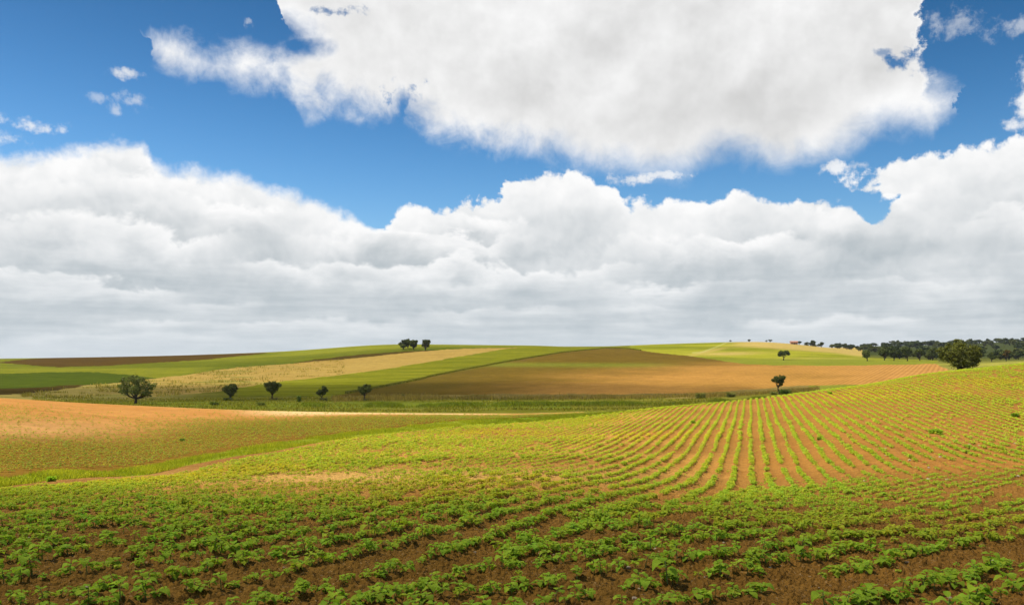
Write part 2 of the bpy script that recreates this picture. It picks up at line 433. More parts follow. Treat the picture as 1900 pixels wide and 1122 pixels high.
# ------------------------------------------------------------------ field materials
def field_material(name, grain=6.0, contrast=0.5, bump=0.3, stripe=None, streak=None, rough=0.95):
    m = bpy.data.materials.new(name); m.use_nodes = True
    nt = m.node_tree; b = nt.nodes['Principled BSDF']
    b.inputs['Roughness'].default_value = rough
    b.inputs['Specular IOR Level'].default_value = 0.0
    at_ = nt.nodes.new('ShaderNodeAttribute'); at_.attribute_name = 'tint'
    g = nt.nodes.new('ShaderNodeNewGeometry')
    pos = g.outputs['Position']
    n1 = noise(nt, pos, grain, 5, 0.65)
    n2 = noise(nt, pos, grain * 0.13, 3, 0.55)
    f = 1.0 + (n1 - 0.5) * (contrast * 1.6) + (n2 - 0.5) * contrast
    if streak:                                # (angle, along, across): long soft streaks left by machines
        ang, s1, s2, k = streak
        mp = nt.nodes.new('ShaderNodeMapping'); mp.vector_type = 'POINT'
        mp.inputs['Rotation'].default_value = (0, 0, ang); mp.inputs['Scale'].default_value = (1, 1, 0)
        nt.links.new(pos, mp.inputs['Vector'])
        mp2 = nt.nodes.new('ShaderNodeMapping'); mp2.inputs['Scale'].default_value = (s1, s2, 0)
        nt.links.new(mp.outputs[0], mp2.inputs['Vector'])
        f = f + (noise(nt, mp2.outputs[0], 1.0, 4, 0.6) - 0.5) * k
    if stripe:                                # (dx, dy, spacing, strength): drilled rows
        dx, dy, spc, k = stripe
        sp = nt.nodes.new('ShaderNodeSeparateXYZ'); nt.links.new(pos, sp.inputs[0])
        X, Y = E(nt, sp.outputs[0]), E(nt, sp.outputs[1])
        L = math.hypot(dx, dy)
        r = (X * (dy / L) - Y * (dx / L)) + (noise(nt, pos, 0.35, 2, 0.5) - 0.5) * (spc * 0.5)
        wv = (r * (2 * math.pi / spc)).m('SINE'); wv = wv * wv.m('ABSOLUTE')
        f = f + wv * k * (0.4 + noise(nt, pos, 0.07, 3, 0.6) * 1.2)
    sc = nt.nodes.new('ShaderNodeVectorMath'); sc.operation = 'SCALE'
    nt.links.new(at_.outputs['Color'], sc.inputs[0]); nt.links.new(f.max(0.12).k, sc.inputs['Scale'])
    nt.links.new(sc.outputs[0], b.inputs['Base Color'])
    if bump:
        bp = nt.nodes.new('ShaderNodeBump'); bp.inputs['Strength'].default_value = bump
        bp.inputs['Distance'].default_value = 0.12
        nt.links.new(n1.k, bp.inputs['Height']); nt.links.new(bp.outputs[0], b.inputs['Normal'])
    return m


def soil_material():
    """near soil: crumbly red-brown earth, dry crust lighter than the moist clods"""
    m = bpy.data.materials.new('crumbly_soil'); m.use_nodes = True
    nt = m.node_tree; b = nt.nodes['Principled BSDF']
    b.inputs['Roughness'].default_value = 0.97; b.inputs['Specular IOR Level'].default_value = 0.02
    at_ = nt.nodes.new('ShaderNodeAttribute'); at_.attribute_name = 'tint'
    g = nt.nodes.new('ShaderNodeNewGeometry'); pos = g.outputs['Position']
    n1 = noise(nt, pos, 14, 6, 0.7); n2 = noise(nt, pos, 2.2, 5, 0.7); n3 = noise(nt, pos, 60, 3, 0.6)
    v = nt.nodes.new('ShaderNodeTexVoronoi'); v.inputs['Scale'].default_value = 26; nt.links.new(pos, v.inputs['Vector'])
    vd = E(nt, v.outputs['Distance'])
    f = 1.0 + (n1 - 0.5) * 1.2 + (n2 - 0.5) * 1.1 + (n3 - 0.5) * 0.5
    sc = nt.nodes.new('ShaderNodeVectorMath'); sc.operation = 'SCALE'
    nt.links.new(at_.outputs['Color'], sc.inputs[0]); nt.links.new(f.max(0.2).k, sc.inputs['Scale'])
    straw = noise(nt, pos, 38, 2, 0.5).step(0.645, 0.69)
    c = mixc(nt, straw * 0.5, sc.outputs[0], (0.42, 0.30, 0.16))
    nt.links.new(c, b.inputs['Base Color'])
    bp = nt.nodes.new('ShaderNodeBump'); bp.inputs['Strength'].default_value = 0.9; bp.inputs['Distance'].default_value = 0.05
    nt.links.new((n1 * 1.3 - vd * 0.9 + n3 * 0.35).k, bp.inputs['Height']); nt.links.new(bp.outputs[0], b.inputs['Normal'])
    return m


# ------------------------------------------------------------------ fields: what grows where
def L(pts):
    a = np.array(pts, float)
    return lambda px: np.interp(px, a[:, 0], a[:, 1])


stub_bottom = L([(-400, 740), (0, 736), (150, 738), (300, 735), (400, 727), (458, 717), (521, 708), (607, 698), (692, 688), (778, 674), (837, 664), (928, 648.5), (974, 643), (1000, 641), (1020, 600)])
stub_top = L([(-400, 737), (43, 731), (171, 714), (220, 710), (274, 703), (342, 696), (399, 686), (436, 682), (533, 675), (578, 671), (664, 664), (749, 654.5), (828, 648), (968, 644), (1000, 641), (1020, 600)])
strip_top = L([(-400, 724), (0, 722), (86, 717), (160, 713.5), (200, 711), (274, 703), (540, 675), (561, 670.5), (592, 666), (678, 656.5), (764, 651), (805, 649.5), (1020, 600)])
g2_top = L([(-400, 688), (0, 693), (86, 690), (183, 690), (228, 694), (290, 701), (310, 760)])
brown_bottom = L([(-400, 671), (0, 673), (28, 675), (108, 681), (200, 678), (371, 668), (485, 656), (530, 650), (560, 600)])
brown_top = L([(-400, 669), (0, 671), (50, 666), (120, 661.8), (250, 661), (400, 657), (499, 653.8), (560, 640)])
hedge_line = L([(440, 735), (567, 734.5), (615, 734), (692, 721), (778, 704), (800, 698), (871, 684), (957, 668), (1042, 654), (1128, 645.5), (1168, 647), (1210, 653), (1278, 660), (1335, 668), (1384, 675.5), (1450, 677.5), (1550, 678), (1650, 676.5), (1737, 675), (1770, 690)])
weed_top = L([(615, 737), (700, 733), (850, 731), (1050, 731), (1292, 730), (1392, 722), (1500, 714)])

FIELDS = ['sunflower_field', 'grass_strip', 'seedling_field', 'valley_meadow', 'stubble_field', 'ploughed_strip', 'dark_green_field',
          'green_hillside', 'ploughed_hilltop', 'olive_green_field', 'red_earth_field', 'dry_grass_verge', 'grassy_hill', 'woodland_floor']
FI = {n: i for i, n in enumerate(FIELDS)}


def mixn(a, b, t):
    return np.asarray(a) * (1 - t[..., None]) + np.asarray(b) * t[..., None]


def classify(X, Y, px, py):
    sh = X.shape
    fid = np.zeros(sh, int)
    tint = np.zeros(sh + (3,))
    e = np.interp(px, PXA, Y_EDGE) + (fbm(X * .35, Y * .35, 40, 3) - .5) * 2.2
    st = np.interp(px, PXA, Y_STRIP) + (fbm(X * .3, Y * .3, 41, 3) - .5) * 2.5
    yb = np.interp(px, PXA, Y_B)
    n_lo = fbm(X * .05, Y * .05, 50, 4); n_mid = fbm(X * .3, Y * .3, 51, 4); n_far = fbm(X * .02, Y * .035, 52, 4)
    jit = (fbm(X * .12, Y * .12, 53, 3) - .5) * np.clip(500 / np.maximum(Y, 60), .6, 3)
    pj = py + jit * 1.6 + (fbm(X * .6, Y * .6, 54, 2) - .5) * 1.5

    def put(mask, name, c):
        fid[mask] = FI[name]
        c = np.asarray(c)
        tint[mask] = c[mask] if c.ndim > 1 else c
    # far land first, then nearer overrides
    base = mixn((.15, .165, .018), (.21, .20, .03), sstep(.35, .65, n_far))
    put(np.ones(sh, bool), 'green_hillside', base)
    # right-hand grassy hill with tan patches
    right = (px > 1010) & (pj < hedge_line(px) + 0.0)
    g = mixn((.165, .18, .011), (.27, .265, .02), sstep(.3, .7, n_far))
    tan = np.array((.40, .29, .085))
    t = sstep(1330, 1400, px) * (1 - sstep(1595, 1625, px)) * (1 - sstep(0, 7, py - np.interp(px, [1350, 1392, 1466, 1539, 1602], [641, 640, 645, 650, 658])))
    t = np.maximum(t, np.exp(-((px - 1350) / 55) ** 2 - ((py - 656 + (px - 1350) * .02) / 3.2) ** 2) * .95)
    t = np.maximum(t, np.exp(-((px - 1310) / 40) ** 2 - ((py - 653 + (px - 1310) * .22) / 3.0) ** 2) * .8)
    t = np.maximum(t, np.exp(-((px - 1520) / 90) ** 2 - ((py - 665) / 1.6) ** 2) * .5)
    t = np.clip(t * (.55 + n_mid * .9), 0, 1)
    g = mixn(g, tan, t)
    g = mixn(g, (.17, .185, .02), sstep(661, 669, py) * .9 * sstep(1200, 1330, px))
    g = mixn(g, (.45, .42, .16), (np.abs(py - np.interp(px, [1300, 1328, 1353], [654, 644, 633])) < 1.2) * (px > 1285) * (px < 1356) * .4)
    put(right, 'grassy_hill', g)
    # left-hand hillside
    left = px <= 1010
    gl = mixn((.105, .118, .010), (.16, .165, .014), sstep(.3, .7, n_far))
    gl = mixn(gl, (.07, .09, .008), sstep(-14, 2, py - stub_top(px)) * sstep(330, 420, px) * .8)
    gl = mixn(gl, (.20, .205, .02), (1 - sstep(4, 9, py - np.interp(px, [500, 640, 730, 800, 900], [653, 646, 640, 636, 637]))) * sstep(480, 560, px) * .7)
    put(left, 'green_hillside', gl)
    put(left & (pj > g2_top(px)) & (px < 310), 'dark_green_field', mixn((.045, .066, .006), (.065, .085, .008), n_mid))
    put(left & (pj > brown_top(px)) & (pj < brown_bottom(px)) & (px < 540), 'ploughed_hilltop', mixn((.062, .038, .008), (.085, .05, .011), n_lo))
    put(left & (pj > strip_top(px)) & (pj < stub_top(px)) & ((px < 274) | ((px > 540) & (px < 800))), 'ploughed_strip', mixn((.05, .034, .007), (.075, .05, .01), n_mid))
    sc = mixn((.29, .19, .046), (.34, .235, .06), n_lo)
    sc = mixn(sc, (.17, .165, .03), sstep(.52, .7, fbm(X * .09, Y * .22, 60, 4)) * (1 - sstep(420, 620, px)) * .85)
    sc = mixn(sc, (.27, .24, .06), (1 - sstep(150, 330, px)) * .5)
    stubm = left & (pj > stub_top(px)) & (pj <= stub_bottom(px))
    put(stubm, 'stubble_field', sc)
    g3 = mixn((.125, .132, .008), (.17, .17, .012), sstep(.3, .7, fbm(X * .03, Y * .25, 61, 4)))
    below3 = (pj > stub_bottom(px)) & (pj <= hedge_line(px)) & (px < 1168) & (px > 380)
    put(below3, 'olive_green_field', g3)
    # the red-earth field on the middle slope
    w = sstep(900, 1330, px + (py - 690) * 4 + (n_lo - .5) * 160) * sstep(668, 690, py + (px - 1250) * .05)
    w = np.maximum(w, sstep(1330, 1450, px))
    be = mixn((.105, .068, .010), (.145, .094, .014), n_lo)
    be = mixn(be, (.085, .066, .010), (1 - sstep(700, 1000, px)) * .6)
    be = mixn(be, (.15, .165, .018), np.exp(-((py - np.interp(px, [780, 900, 1250], [694, 676, 678])) / 4.2) ** 2) * sstep(770, 860, px) * (1 - sstep(1180, 1300, px)) * .8)
    be = mixn(be, (.36, .185, .042), w * (.62 + .5 * n_lo))
    be = mixn(be, (.40, .20, .06), sstep(1480, 1700, px) * .6)
    put((pj > hedge_line(px)) & (pj <= weed_top(px)) & (px > 615) & (px < 1765), 'red_earth_field', be)
    put((pj > weed_top(px)) & (pj <= weed_top(px) + 9) & (px > 615) & (px < 1500), 'dry_grass_verge', mixn((.15, .115, .03), (.22, .16, .045), n_mid))
    # valley floor
    v = mixn((.095, .098, .010), (.155, .145, .02), sstep(.35, .7, fbm(X * .06, Y * .25, 62, 4)))
    v = mixn(v, (.10, .125, .012), sstep(743, 748, py) * (1 - sstep(756, 758, py)) * .8)
    v = mixn(v, (.30, .24, .07), (1 - sstep(230, 420, px)) * (1 - sstep(738, 745, py)) * .7)
    vm = ((py > np.where(px < 440, stub_bottom(px), np.where(px < 620, 734.5, weed_top(px) + 9)))) & (px < 1500)
    v = mixn(v, (.05, .062, .008), np.exp(-((py - 734.5 - jit) / 1.3) ** 2) * sstep(430, 460, px) * (1 - sstep(640, 690, px)))  # shadow along the field edge, painted as a dark line in the turf colour
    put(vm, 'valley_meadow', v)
    # land under the oaks on the right
    wm = (px > 1600) & (Y > 145) & ~((fid == FI['red_earth_field']))
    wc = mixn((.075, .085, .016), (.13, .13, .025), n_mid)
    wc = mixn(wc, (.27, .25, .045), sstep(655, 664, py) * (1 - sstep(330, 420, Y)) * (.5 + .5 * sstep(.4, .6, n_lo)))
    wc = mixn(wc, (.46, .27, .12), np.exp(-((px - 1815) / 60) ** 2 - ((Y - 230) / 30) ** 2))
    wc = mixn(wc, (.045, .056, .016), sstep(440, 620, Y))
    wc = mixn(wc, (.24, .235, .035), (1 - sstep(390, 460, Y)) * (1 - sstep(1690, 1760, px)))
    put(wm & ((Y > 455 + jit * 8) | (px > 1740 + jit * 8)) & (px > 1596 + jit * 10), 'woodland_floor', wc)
    # near the sunflower field everything beyond the crest is rough grass down to the valley
    mid = (Y > e) & (Y <= yb + (px > 1060) * 30) & (Y < 165)
    put(mid, 'valley_meadow', mixn((.10, .105, .012), (.15, .14, .02), n_mid))
    # field with seedlings on the left
    bm = (Y > st) & (Y <= yb + jit * .5) & (px < 1085)
    tb = (Y - st) / np.maximum(yb - st, 1)
    bc = mixn((.39, .175, .044), (.46, .225, .062), n_mid)
    bc = mixn(bc, (.15, .088, .012), (1 - sstep(.15, .60, tb + jit * .03 - .12 * sstep(250, 500, px))) * .9)
    bc = mixn(bc, (.50, .27, .10), np.exp(-((px - 60) / 170) ** 2 - ((py - 795) / 18) ** 2) * .7)
    bc = mixn(bc, (.50, .30, .10), sstep(.84, .95, tb) * sstep(60, 300, px) * .9)
    bc = mixn(bc, (.62, .42, .19), sstep(.56, .74, tb + jit * .02) * (1 - sstep(.9, .97, tb)) * sstep(400, 560, px) * (1 - sstep(820, 980, px)))
    bc = mixn(bc, (.15, .10, .02), sstep(930, 1010, px) * (1 - sstep(.3, 1.0, tb)) * .6)
    bc = mixn(bc, (.17, .14, .022), sstep(.93, .98, tb) * sstep(540, 900, px) * .35)
    put(bm, 'seedling_field', bc)
    sm = (Y > e) & (Y <= st) & (px < 1270)
    put(sm, 'grass_strip', mixn(mixn((.15, .185, .012), (.25, .26, .022), n_mid), (.14, .21, .012), sstep(840, 960, px) * .8))
    # sunflower soil
    am = Y <= e
    r1 = (X * ROW_D[1] - Y * ROW_D[0]) / ROW_S
    soil = mixn((.41, .195, .040), (.51, .262, .058), sstep(.3, .7, n_mid))
    soil = mixn(soil, (.335, .150, .030), sstep(1150, 1500, px) * .75)
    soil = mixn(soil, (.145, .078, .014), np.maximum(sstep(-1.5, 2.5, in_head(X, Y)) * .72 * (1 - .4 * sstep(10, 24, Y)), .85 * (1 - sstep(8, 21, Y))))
    soil = mixn(soil, (.29, .14, .028), sstep(.45, .7, fbm(X * .11, Y * .11, 70, 3)) * .6)
    soil = mixn(soil, (.26, .12, .03), sstep(-6.5, -4, Y - e) * (1 - sstep(420, 640, px)) * .8)
    soil = mixn(soil, (.58, .35, .10), np.exp(-((px - 700) / 420) ** 2 - ((py - 885) / 16) ** 2) * .8)
    put(am, 'sunflower_field', soil)
    return fid, tint


def build_land():
    pxs = np.concatenate([np.linspace(-1500, -60, 60)[:-1], np.linspace(-60, 1960, 980), np.linspace(1960, 3400, 60)[1:]])
    ys = np.concatenate([np.geomspace(2.0, 28, 440)[:-1], np.geomspace(28, 125, 330)[:-1], np.geomspace(125, 800, 430)[:-1], np.geomspace(800, 3000, 50)])
    PX, YY = np.meshgrid(pxs, ys)
    XX = (PX - CX) / F * YY
    ZZ = ground(XX, YY)
    py = HY - F * ground_base(XX, YY) / YY
    fid, tint = classify(XX, YY, PX, py)
    ny, nx = PX.shape
    V = np.stack([XX, YY, ZZ], -1).reshape(-1, 3)
    T = tint.reshape(-1, 3)
    idx = np.arange(ny * nx).reshape(ny, nx)
    Q = np.stack([idx[:-1, :-1], idx[:-1, 1:], idx[1:, 1:], idx[1:, :-1]], -1).reshape(-1, 4)
    fq = fid[:-1, :-1].reshape(-1)
    S1 = (0.28, 0.96)
    mats = {
        'sunflower_field': soil_material(),
        'grass_strip': field_material('strip_turf', 9, .6, .4),
        'seedling_field': field_material('dry_red_soil', 5, .45, .3, streak=(R(-4), .02, .5, .45)),
        'valley_meadow': field_material('meadow_turf', 2.2, .75, .5, streak=(0, .03, .35, .6)),
        'stubble_field': field_material('stubble', 2.6, .6, .4, streak=(R(-8), .016, .26, .6)),
        'ploughed_strip': field_material('dark_tilth', 2, .5, .4),
        'dark_green_field': field_material('young_cereal', 1.6, .5, .2, streak=(R(8), .014, .25, .7)),
        'green_hillside': field_material('cereal', 1.3, .55, .3, streak=(R(-12), .010, .16, .7)),
        'ploughed_hilltop': field_material('ploughed_tilth', 1.3, .5, .3, streak=(R(-5), .01, .2, .7)),
        'olive_green_field': field_material('ripening_cereal', 1.8, .55, .3, streak=(R(-14), .012, .2, .7)),
        'red_earth_field': field_material('drilled_red_earth', 1.6, .55, .3, stripe=(55, 100, 1.6, .17), streak=(R(-61), .012, .3, .3)),
        'dry_grass_verge': field_material('dry_verge', 2.5, .9, .6),
        'grassy_hill': field_material('rough_pasture', .7, .5, .3, streak=(R(6), .006, .07, .55)),
        'woodland_floor': field_material('wood_pasture', .5, .6, .4),  # dark olive grass and undergrowth below the oaks
    }
    for n in FIELDS:
        q = Q[fq == FI[n]]
        if not len(q): continue
        u, inv = np.unique(q, return_inverse=True)
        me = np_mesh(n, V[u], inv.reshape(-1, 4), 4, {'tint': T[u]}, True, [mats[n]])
        o = obj(n, me)
        o['kind'] = 'structure'
        o['label'] = n.replace('_', ' ')


build_land()


# ------------------------------------------------------------------ plant materials
def leaf_material(name, trans=0.35, rough=0.5, spec=0.25, gain=1.0, thin=(1.25, 1.35, 0.7)):
    m = bpy.data.materials.new(name); m.use_nodes = True
    nt = m.node_tree; b = nt.nodes['Principled BSDF']; out = nt.nodes['Material Output']
    b.inputs['Roughness'].default_value = rough; b.inputs['Specular IOR Level'].default_value = spec
    a = nt.nodes.new('ShaderNodeAttribute'); a.attribute_name = 'tint'
    g = nt.nodes.new('ShaderNodeNewGeometry')
    oi = nt.nodes.new('ShaderNodeObjectInfo')
    f = (0.85 + noise(nt, g.outputs['Position'], 5.0, 2, 0.5) * 0.3 + E(nt, oi.outputs['Random']) * 0.16) * gain
    sc = nt.nodes.new('ShaderNodeVectorMath'); sc.operation = 'SCALE'
    nt.links.new(a.outputs['Color'], sc.inputs[0]); nt.links.new(f.k, sc.inputs['Scale'])
    nt.links.new(sc.outputs[0], b.inputs['Base Color'])
    t = nt.nodes.new('ShaderNodeBsdfTranslucent')
    mu = nt.nodes.new('ShaderNodeVectorMath'); mu.operation = 'MULTIPLY'; mu.inputs[1].default_value = thin
    nt.links.new(sc.outputs[0], mu.inputs[0]); nt.links.new(mu.outputs[0], t.inputs['Color'])
    mx = nt.nodes.new('ShaderNodeMixShader'); mx.inputs[0].default_value = trans
    nt.links.new(b.outputs[0], mx.inputs[1]); nt.links.new(t.outputs[0], mx.inputs[2])
    nt.links.new(mx.outputs[0], out.inputs['Surface'])
    return m


def plain_material(name, c, rough=0.9, scale=8.0, contrast=0.5, bump=0.3):
    m = bpy.data.materials.new(name); m.use_nodes = True
    nt = m.node_tree; b = nt.nodes['Principled BSDF']
    b.inputs['Roughness'].default_value = rough; b.inputs['Specular IOR Level'].default_value = 0.2
    tc = nt.nodes.new('ShaderNodeTexCoord')
    n = noise(nt, tc.outputs['Object'], scale, 5, 0.65)
    f = 1.0 + (n - 0.5) * (2 * contrast)
    cc = nt.nodes.new('ShaderNodeVectorMath'); cc.operation = 'SCALE'; cc.inputs[0].default_value = c
    nt.links.new(f.max(0.1).k, cc.inputs['Scale']); nt.links.new(cc.outputs[0], b.inputs['Base Color'])
    bp = nt.nodes.new('ShaderNodeBump'); bp.inputs['Strength'].default_value = bump; bp.inputs['Distance'].default_value = 0.05
    nt.links.new(n.k, bp.inputs['Height']); nt.links.new(bp.outputs[0], b.inputs['Normal'])
    return m


M_LEAF = leaf_material('sunflower_leaf', 0.38, 0.7, 0.04)
M_STEM = plain_material('sunflower_stem', (.16, .21, .05), 0.7, 30, .3)
M_GRASS = leaf_material('grass_blade', 0.5, 0.8, 0.0)
M_CROWN = leaf_material('oak_leaf', 0.15, 0.7, 0.08, thin=(1.2, 1.3, 0.8))
M_BARK = plain_material('bark', (.075, .058, .042), 0.95, 6, .7, .8)
M_STONE = plain_material('pale_limestone', (.44, .34, .22), 0.85, 25, .35, .5)


# ------------------------------------------------------------------ young sunflowers
def leaf_patch(L, W, yaw, base, lift, droop, nt_, nw, fold, r):
    """one ovate leaf as a grid of (nt_+1) x (nw+1) points; returns verts, quads"""
    t = np.linspace(0, 1, nt_ + 1); w = np.linspace(-1, 1, nw + 1)
    prof = np.sin(np.pi * np.clip(t, 0, 1) ** 0.72) ** 0.85
    prof[0] = 0.10; prof[-1] = 0.03
    x = 0.012 + L * (t - 0.28 * droop * t * t)
    z = L * (lift * t - droop * 0.75 * t * t)
    P = np.zeros((nt_ + 1, nw + 1, 3))
    P[..., 0] = x[:, None]
    P[..., 1] = W * 0.5 * prof[:, None] * w[None]
    P[..., 2] = z[:, None] + np.abs(w[None]) * prof[:, None] * W * fold + r.normal(0, 1, (nt_ + 1, nw + 1)) * W * 0.05
    c, s = math.cos(yaw), math.sin(yaw)
    X, Y = P[..., 0] * c - P[..., 1] * s, P[..., 0] * s + P[..., 1] * c
    P[..., 0], P[..., 1] = X, Y
    P = P.reshape(-1, 3) + base
    i = np.arange((nt_ + 1) * (nw + 1)).reshape(nt_ + 1, nw + 1)
    Q = np.stack([i[:-1, :-1], i[1:, :-1], i[1:, 1:], i[:-1, 1:]], -1).reshape(-1, 4)
    return P, Q


def tube(pts, rad, k=5):
    pts = np.asarray(pts, float); n = len(pts)
    V, Q = [], []
    a = np.arange(k) * 2 * math.pi / k
    for i in range(n):
        d = pts[min(i + 1, n - 1)] - pts[max(i - 1, 0)]; d = d / (np.linalg.norm(d) + 1e-9)
        u = np.cross(d, (0, 1, 0.01) if abs(d[1]) < .9 else (1, 0, 0)); u /= np.linalg.norm(u); v = np.cross(d, u)
        V.append(pts[i] + rad[i] * (np.cos(a)[:, None] * u + np.sin(a)[:, None] * v))
    for i in range(n - 1):
        for j in range(k):
            Q.append((i * k + j, i * k + (j + 1) % k, (i + 1) * k + (j + 1) % k, (i + 1) * k + j))
    return np.concatenate(V), np.array(Q)


def sunflower(seed, lod):
    """young sunflower about 0.15 m tall: (stem verts, quads), (leaf verts, quads, tint)"""
    r = np.random.default_rng(seed)
    H = r.uniform(.048, .084) * (1.5 if seed % 5 == 0 and lod == 0 else 1.0)
    lean = r.normal(0, .015, 2)
    top = np.array((lean[0], lean[1], H))
    sv, sq = tube([(0, 0, -.02), (lean[0] * .4, lean[1] * .4, H * .5), top], (.0045, .004, .003), 5 if lod == 0 else 3)
    LV, LQ, LT, n = [], [], [], 0
    pairs = [(.40, .048, .034, .12, .5, 0), (.72, .074, .064, .16, .75, 1), (.92, .078, .066, .26, .8, 2), (1.0, .056, .044, .5, .7, 3)]
    if lod == 2: pairs = [(.7, .080, .070, .2, .7, 1), (1.0, .078, .068, .35, .7, 2)]
    y0 = r.uniform(0, 6.28)
    for (hh, Lf, Wf, lift, dr, k) in pairs:
        for sgn in (0, 1):
            if lod < 2 and k == 0 and r.random() < .4: continue
            yaw = y0 + math.pi * sgn + k * 1.571 + r.normal(0, .3)
            l = Lf * r.uniform(.75, 1.25); w = Wf * r.uniform(.8, 1.2)
            base = np.array((lean[0] * hh, lean[1] * hh, H * hh))
            P, Q = leaf_patch(l, w, yaw, base, lift * r.uniform(.5, 1.4), dr * r.uniform(.5, 1.3), (5, 2, 2)[lod], (2, 2, 1)[lod], r.uniform(.0, .22), r)
            if lod == 2:
                P, Q = P, Q
            LV.append(P); LQ.append(Q + n); n += len(P)
            t = np.array((.19, .30, .022)) * r.uniform(.8, 1.2) + np.array((.06, .03, 0)) * r.random() ** 2
            if k == 0: t = t * (1.15, .95, .9)
            LT.append(np.tile(t, (len(P), 1)))
    return (sv, sq), (np.concatenate(LV), np.concatenate(LQ), np.concatenate(LT))


def scatter_mesh(templates, X, Y, Z, yaw, sc, tid, tintk):
    """join many copies of small templates into one set of arrays"""
    AV, AQ, AT, off = [], [], [], 0
    for k, (v, q, t) in enumerate(templates):
        s = np.where(tid == k)[0]
        if not len(s): continue
        c, si = np.cos(yaw[s]), np.sin(yaw[s])
        P = np.empty((len(s), len(v), 3))
        P[..., 0] = (v[None, :, 0] * c[:, None] - v[None, :, 1] * si[:, None]) * sc[s][:, None] + X[s][:, None]
        P[..., 1] = (v[None, :, 0] * si[:, None] + v[None, :, 1] * c[:, None]) * sc[s][:, None] + Y[s][:, None]
        P[..., 2] = v[None, :, 2] * sc[s][:, None] + Z[s][:, None]
        Qn = q[None] + (np.arange(len(s)) * len(v))[:, None, None] + off
        AV.append(P.reshape(-1, 3)); AQ.append(Qn.reshape(-1, q.shape[1]))
        AT.append((t[None] * tintk[s][:, None, :]).reshape(-1, 3)); off += len(s) * len(v)
    return np.concatenate(AV), np.concatenate(AQ), np.concatenate(AT)


def rows(D, spacing, step, xr, yr, wander, seed):
    r = np.random.default_rng(seed)
    D = np.array(D); N = np.array((D[1], -D[0]))
    cor = np.array([(x, y) for x in xr for y in yr])
    rr, ss = cor @ N, cor @ D
    k = np.arange(math.floor(rr.min() / spacing), math.ceil(rr.max() / spacing) + 1)
    s = np.arange(ss.min(), ss.max(), step)
    K, Sg = np.meshgrid(k, s)
    Sg = Sg + r.uniform(-.5, .5, Sg.shape) * step * 1.1
    off = (fbm(Sg * .05, K * 7.7, seed, 2) - .5) * wander * 3 + (fbm(Sg * .17, K * 3.3, seed + 50, 2) - .5) * wander * 5 + r.normal(0, wander * .8, Sg.shape)
    P = (K * spacing + off)[..., None] * N + Sg[..., None] * D
    P = P.reshape(-1, 2)
    m = (P[:, 0] > xr[0]) & (P[:, 0] < xr[1]) & (P[:, 1] > yr[0]) & (P[:, 1] < yr[1])
    return P[m], (K.reshape(-1) * 13.1)[m]


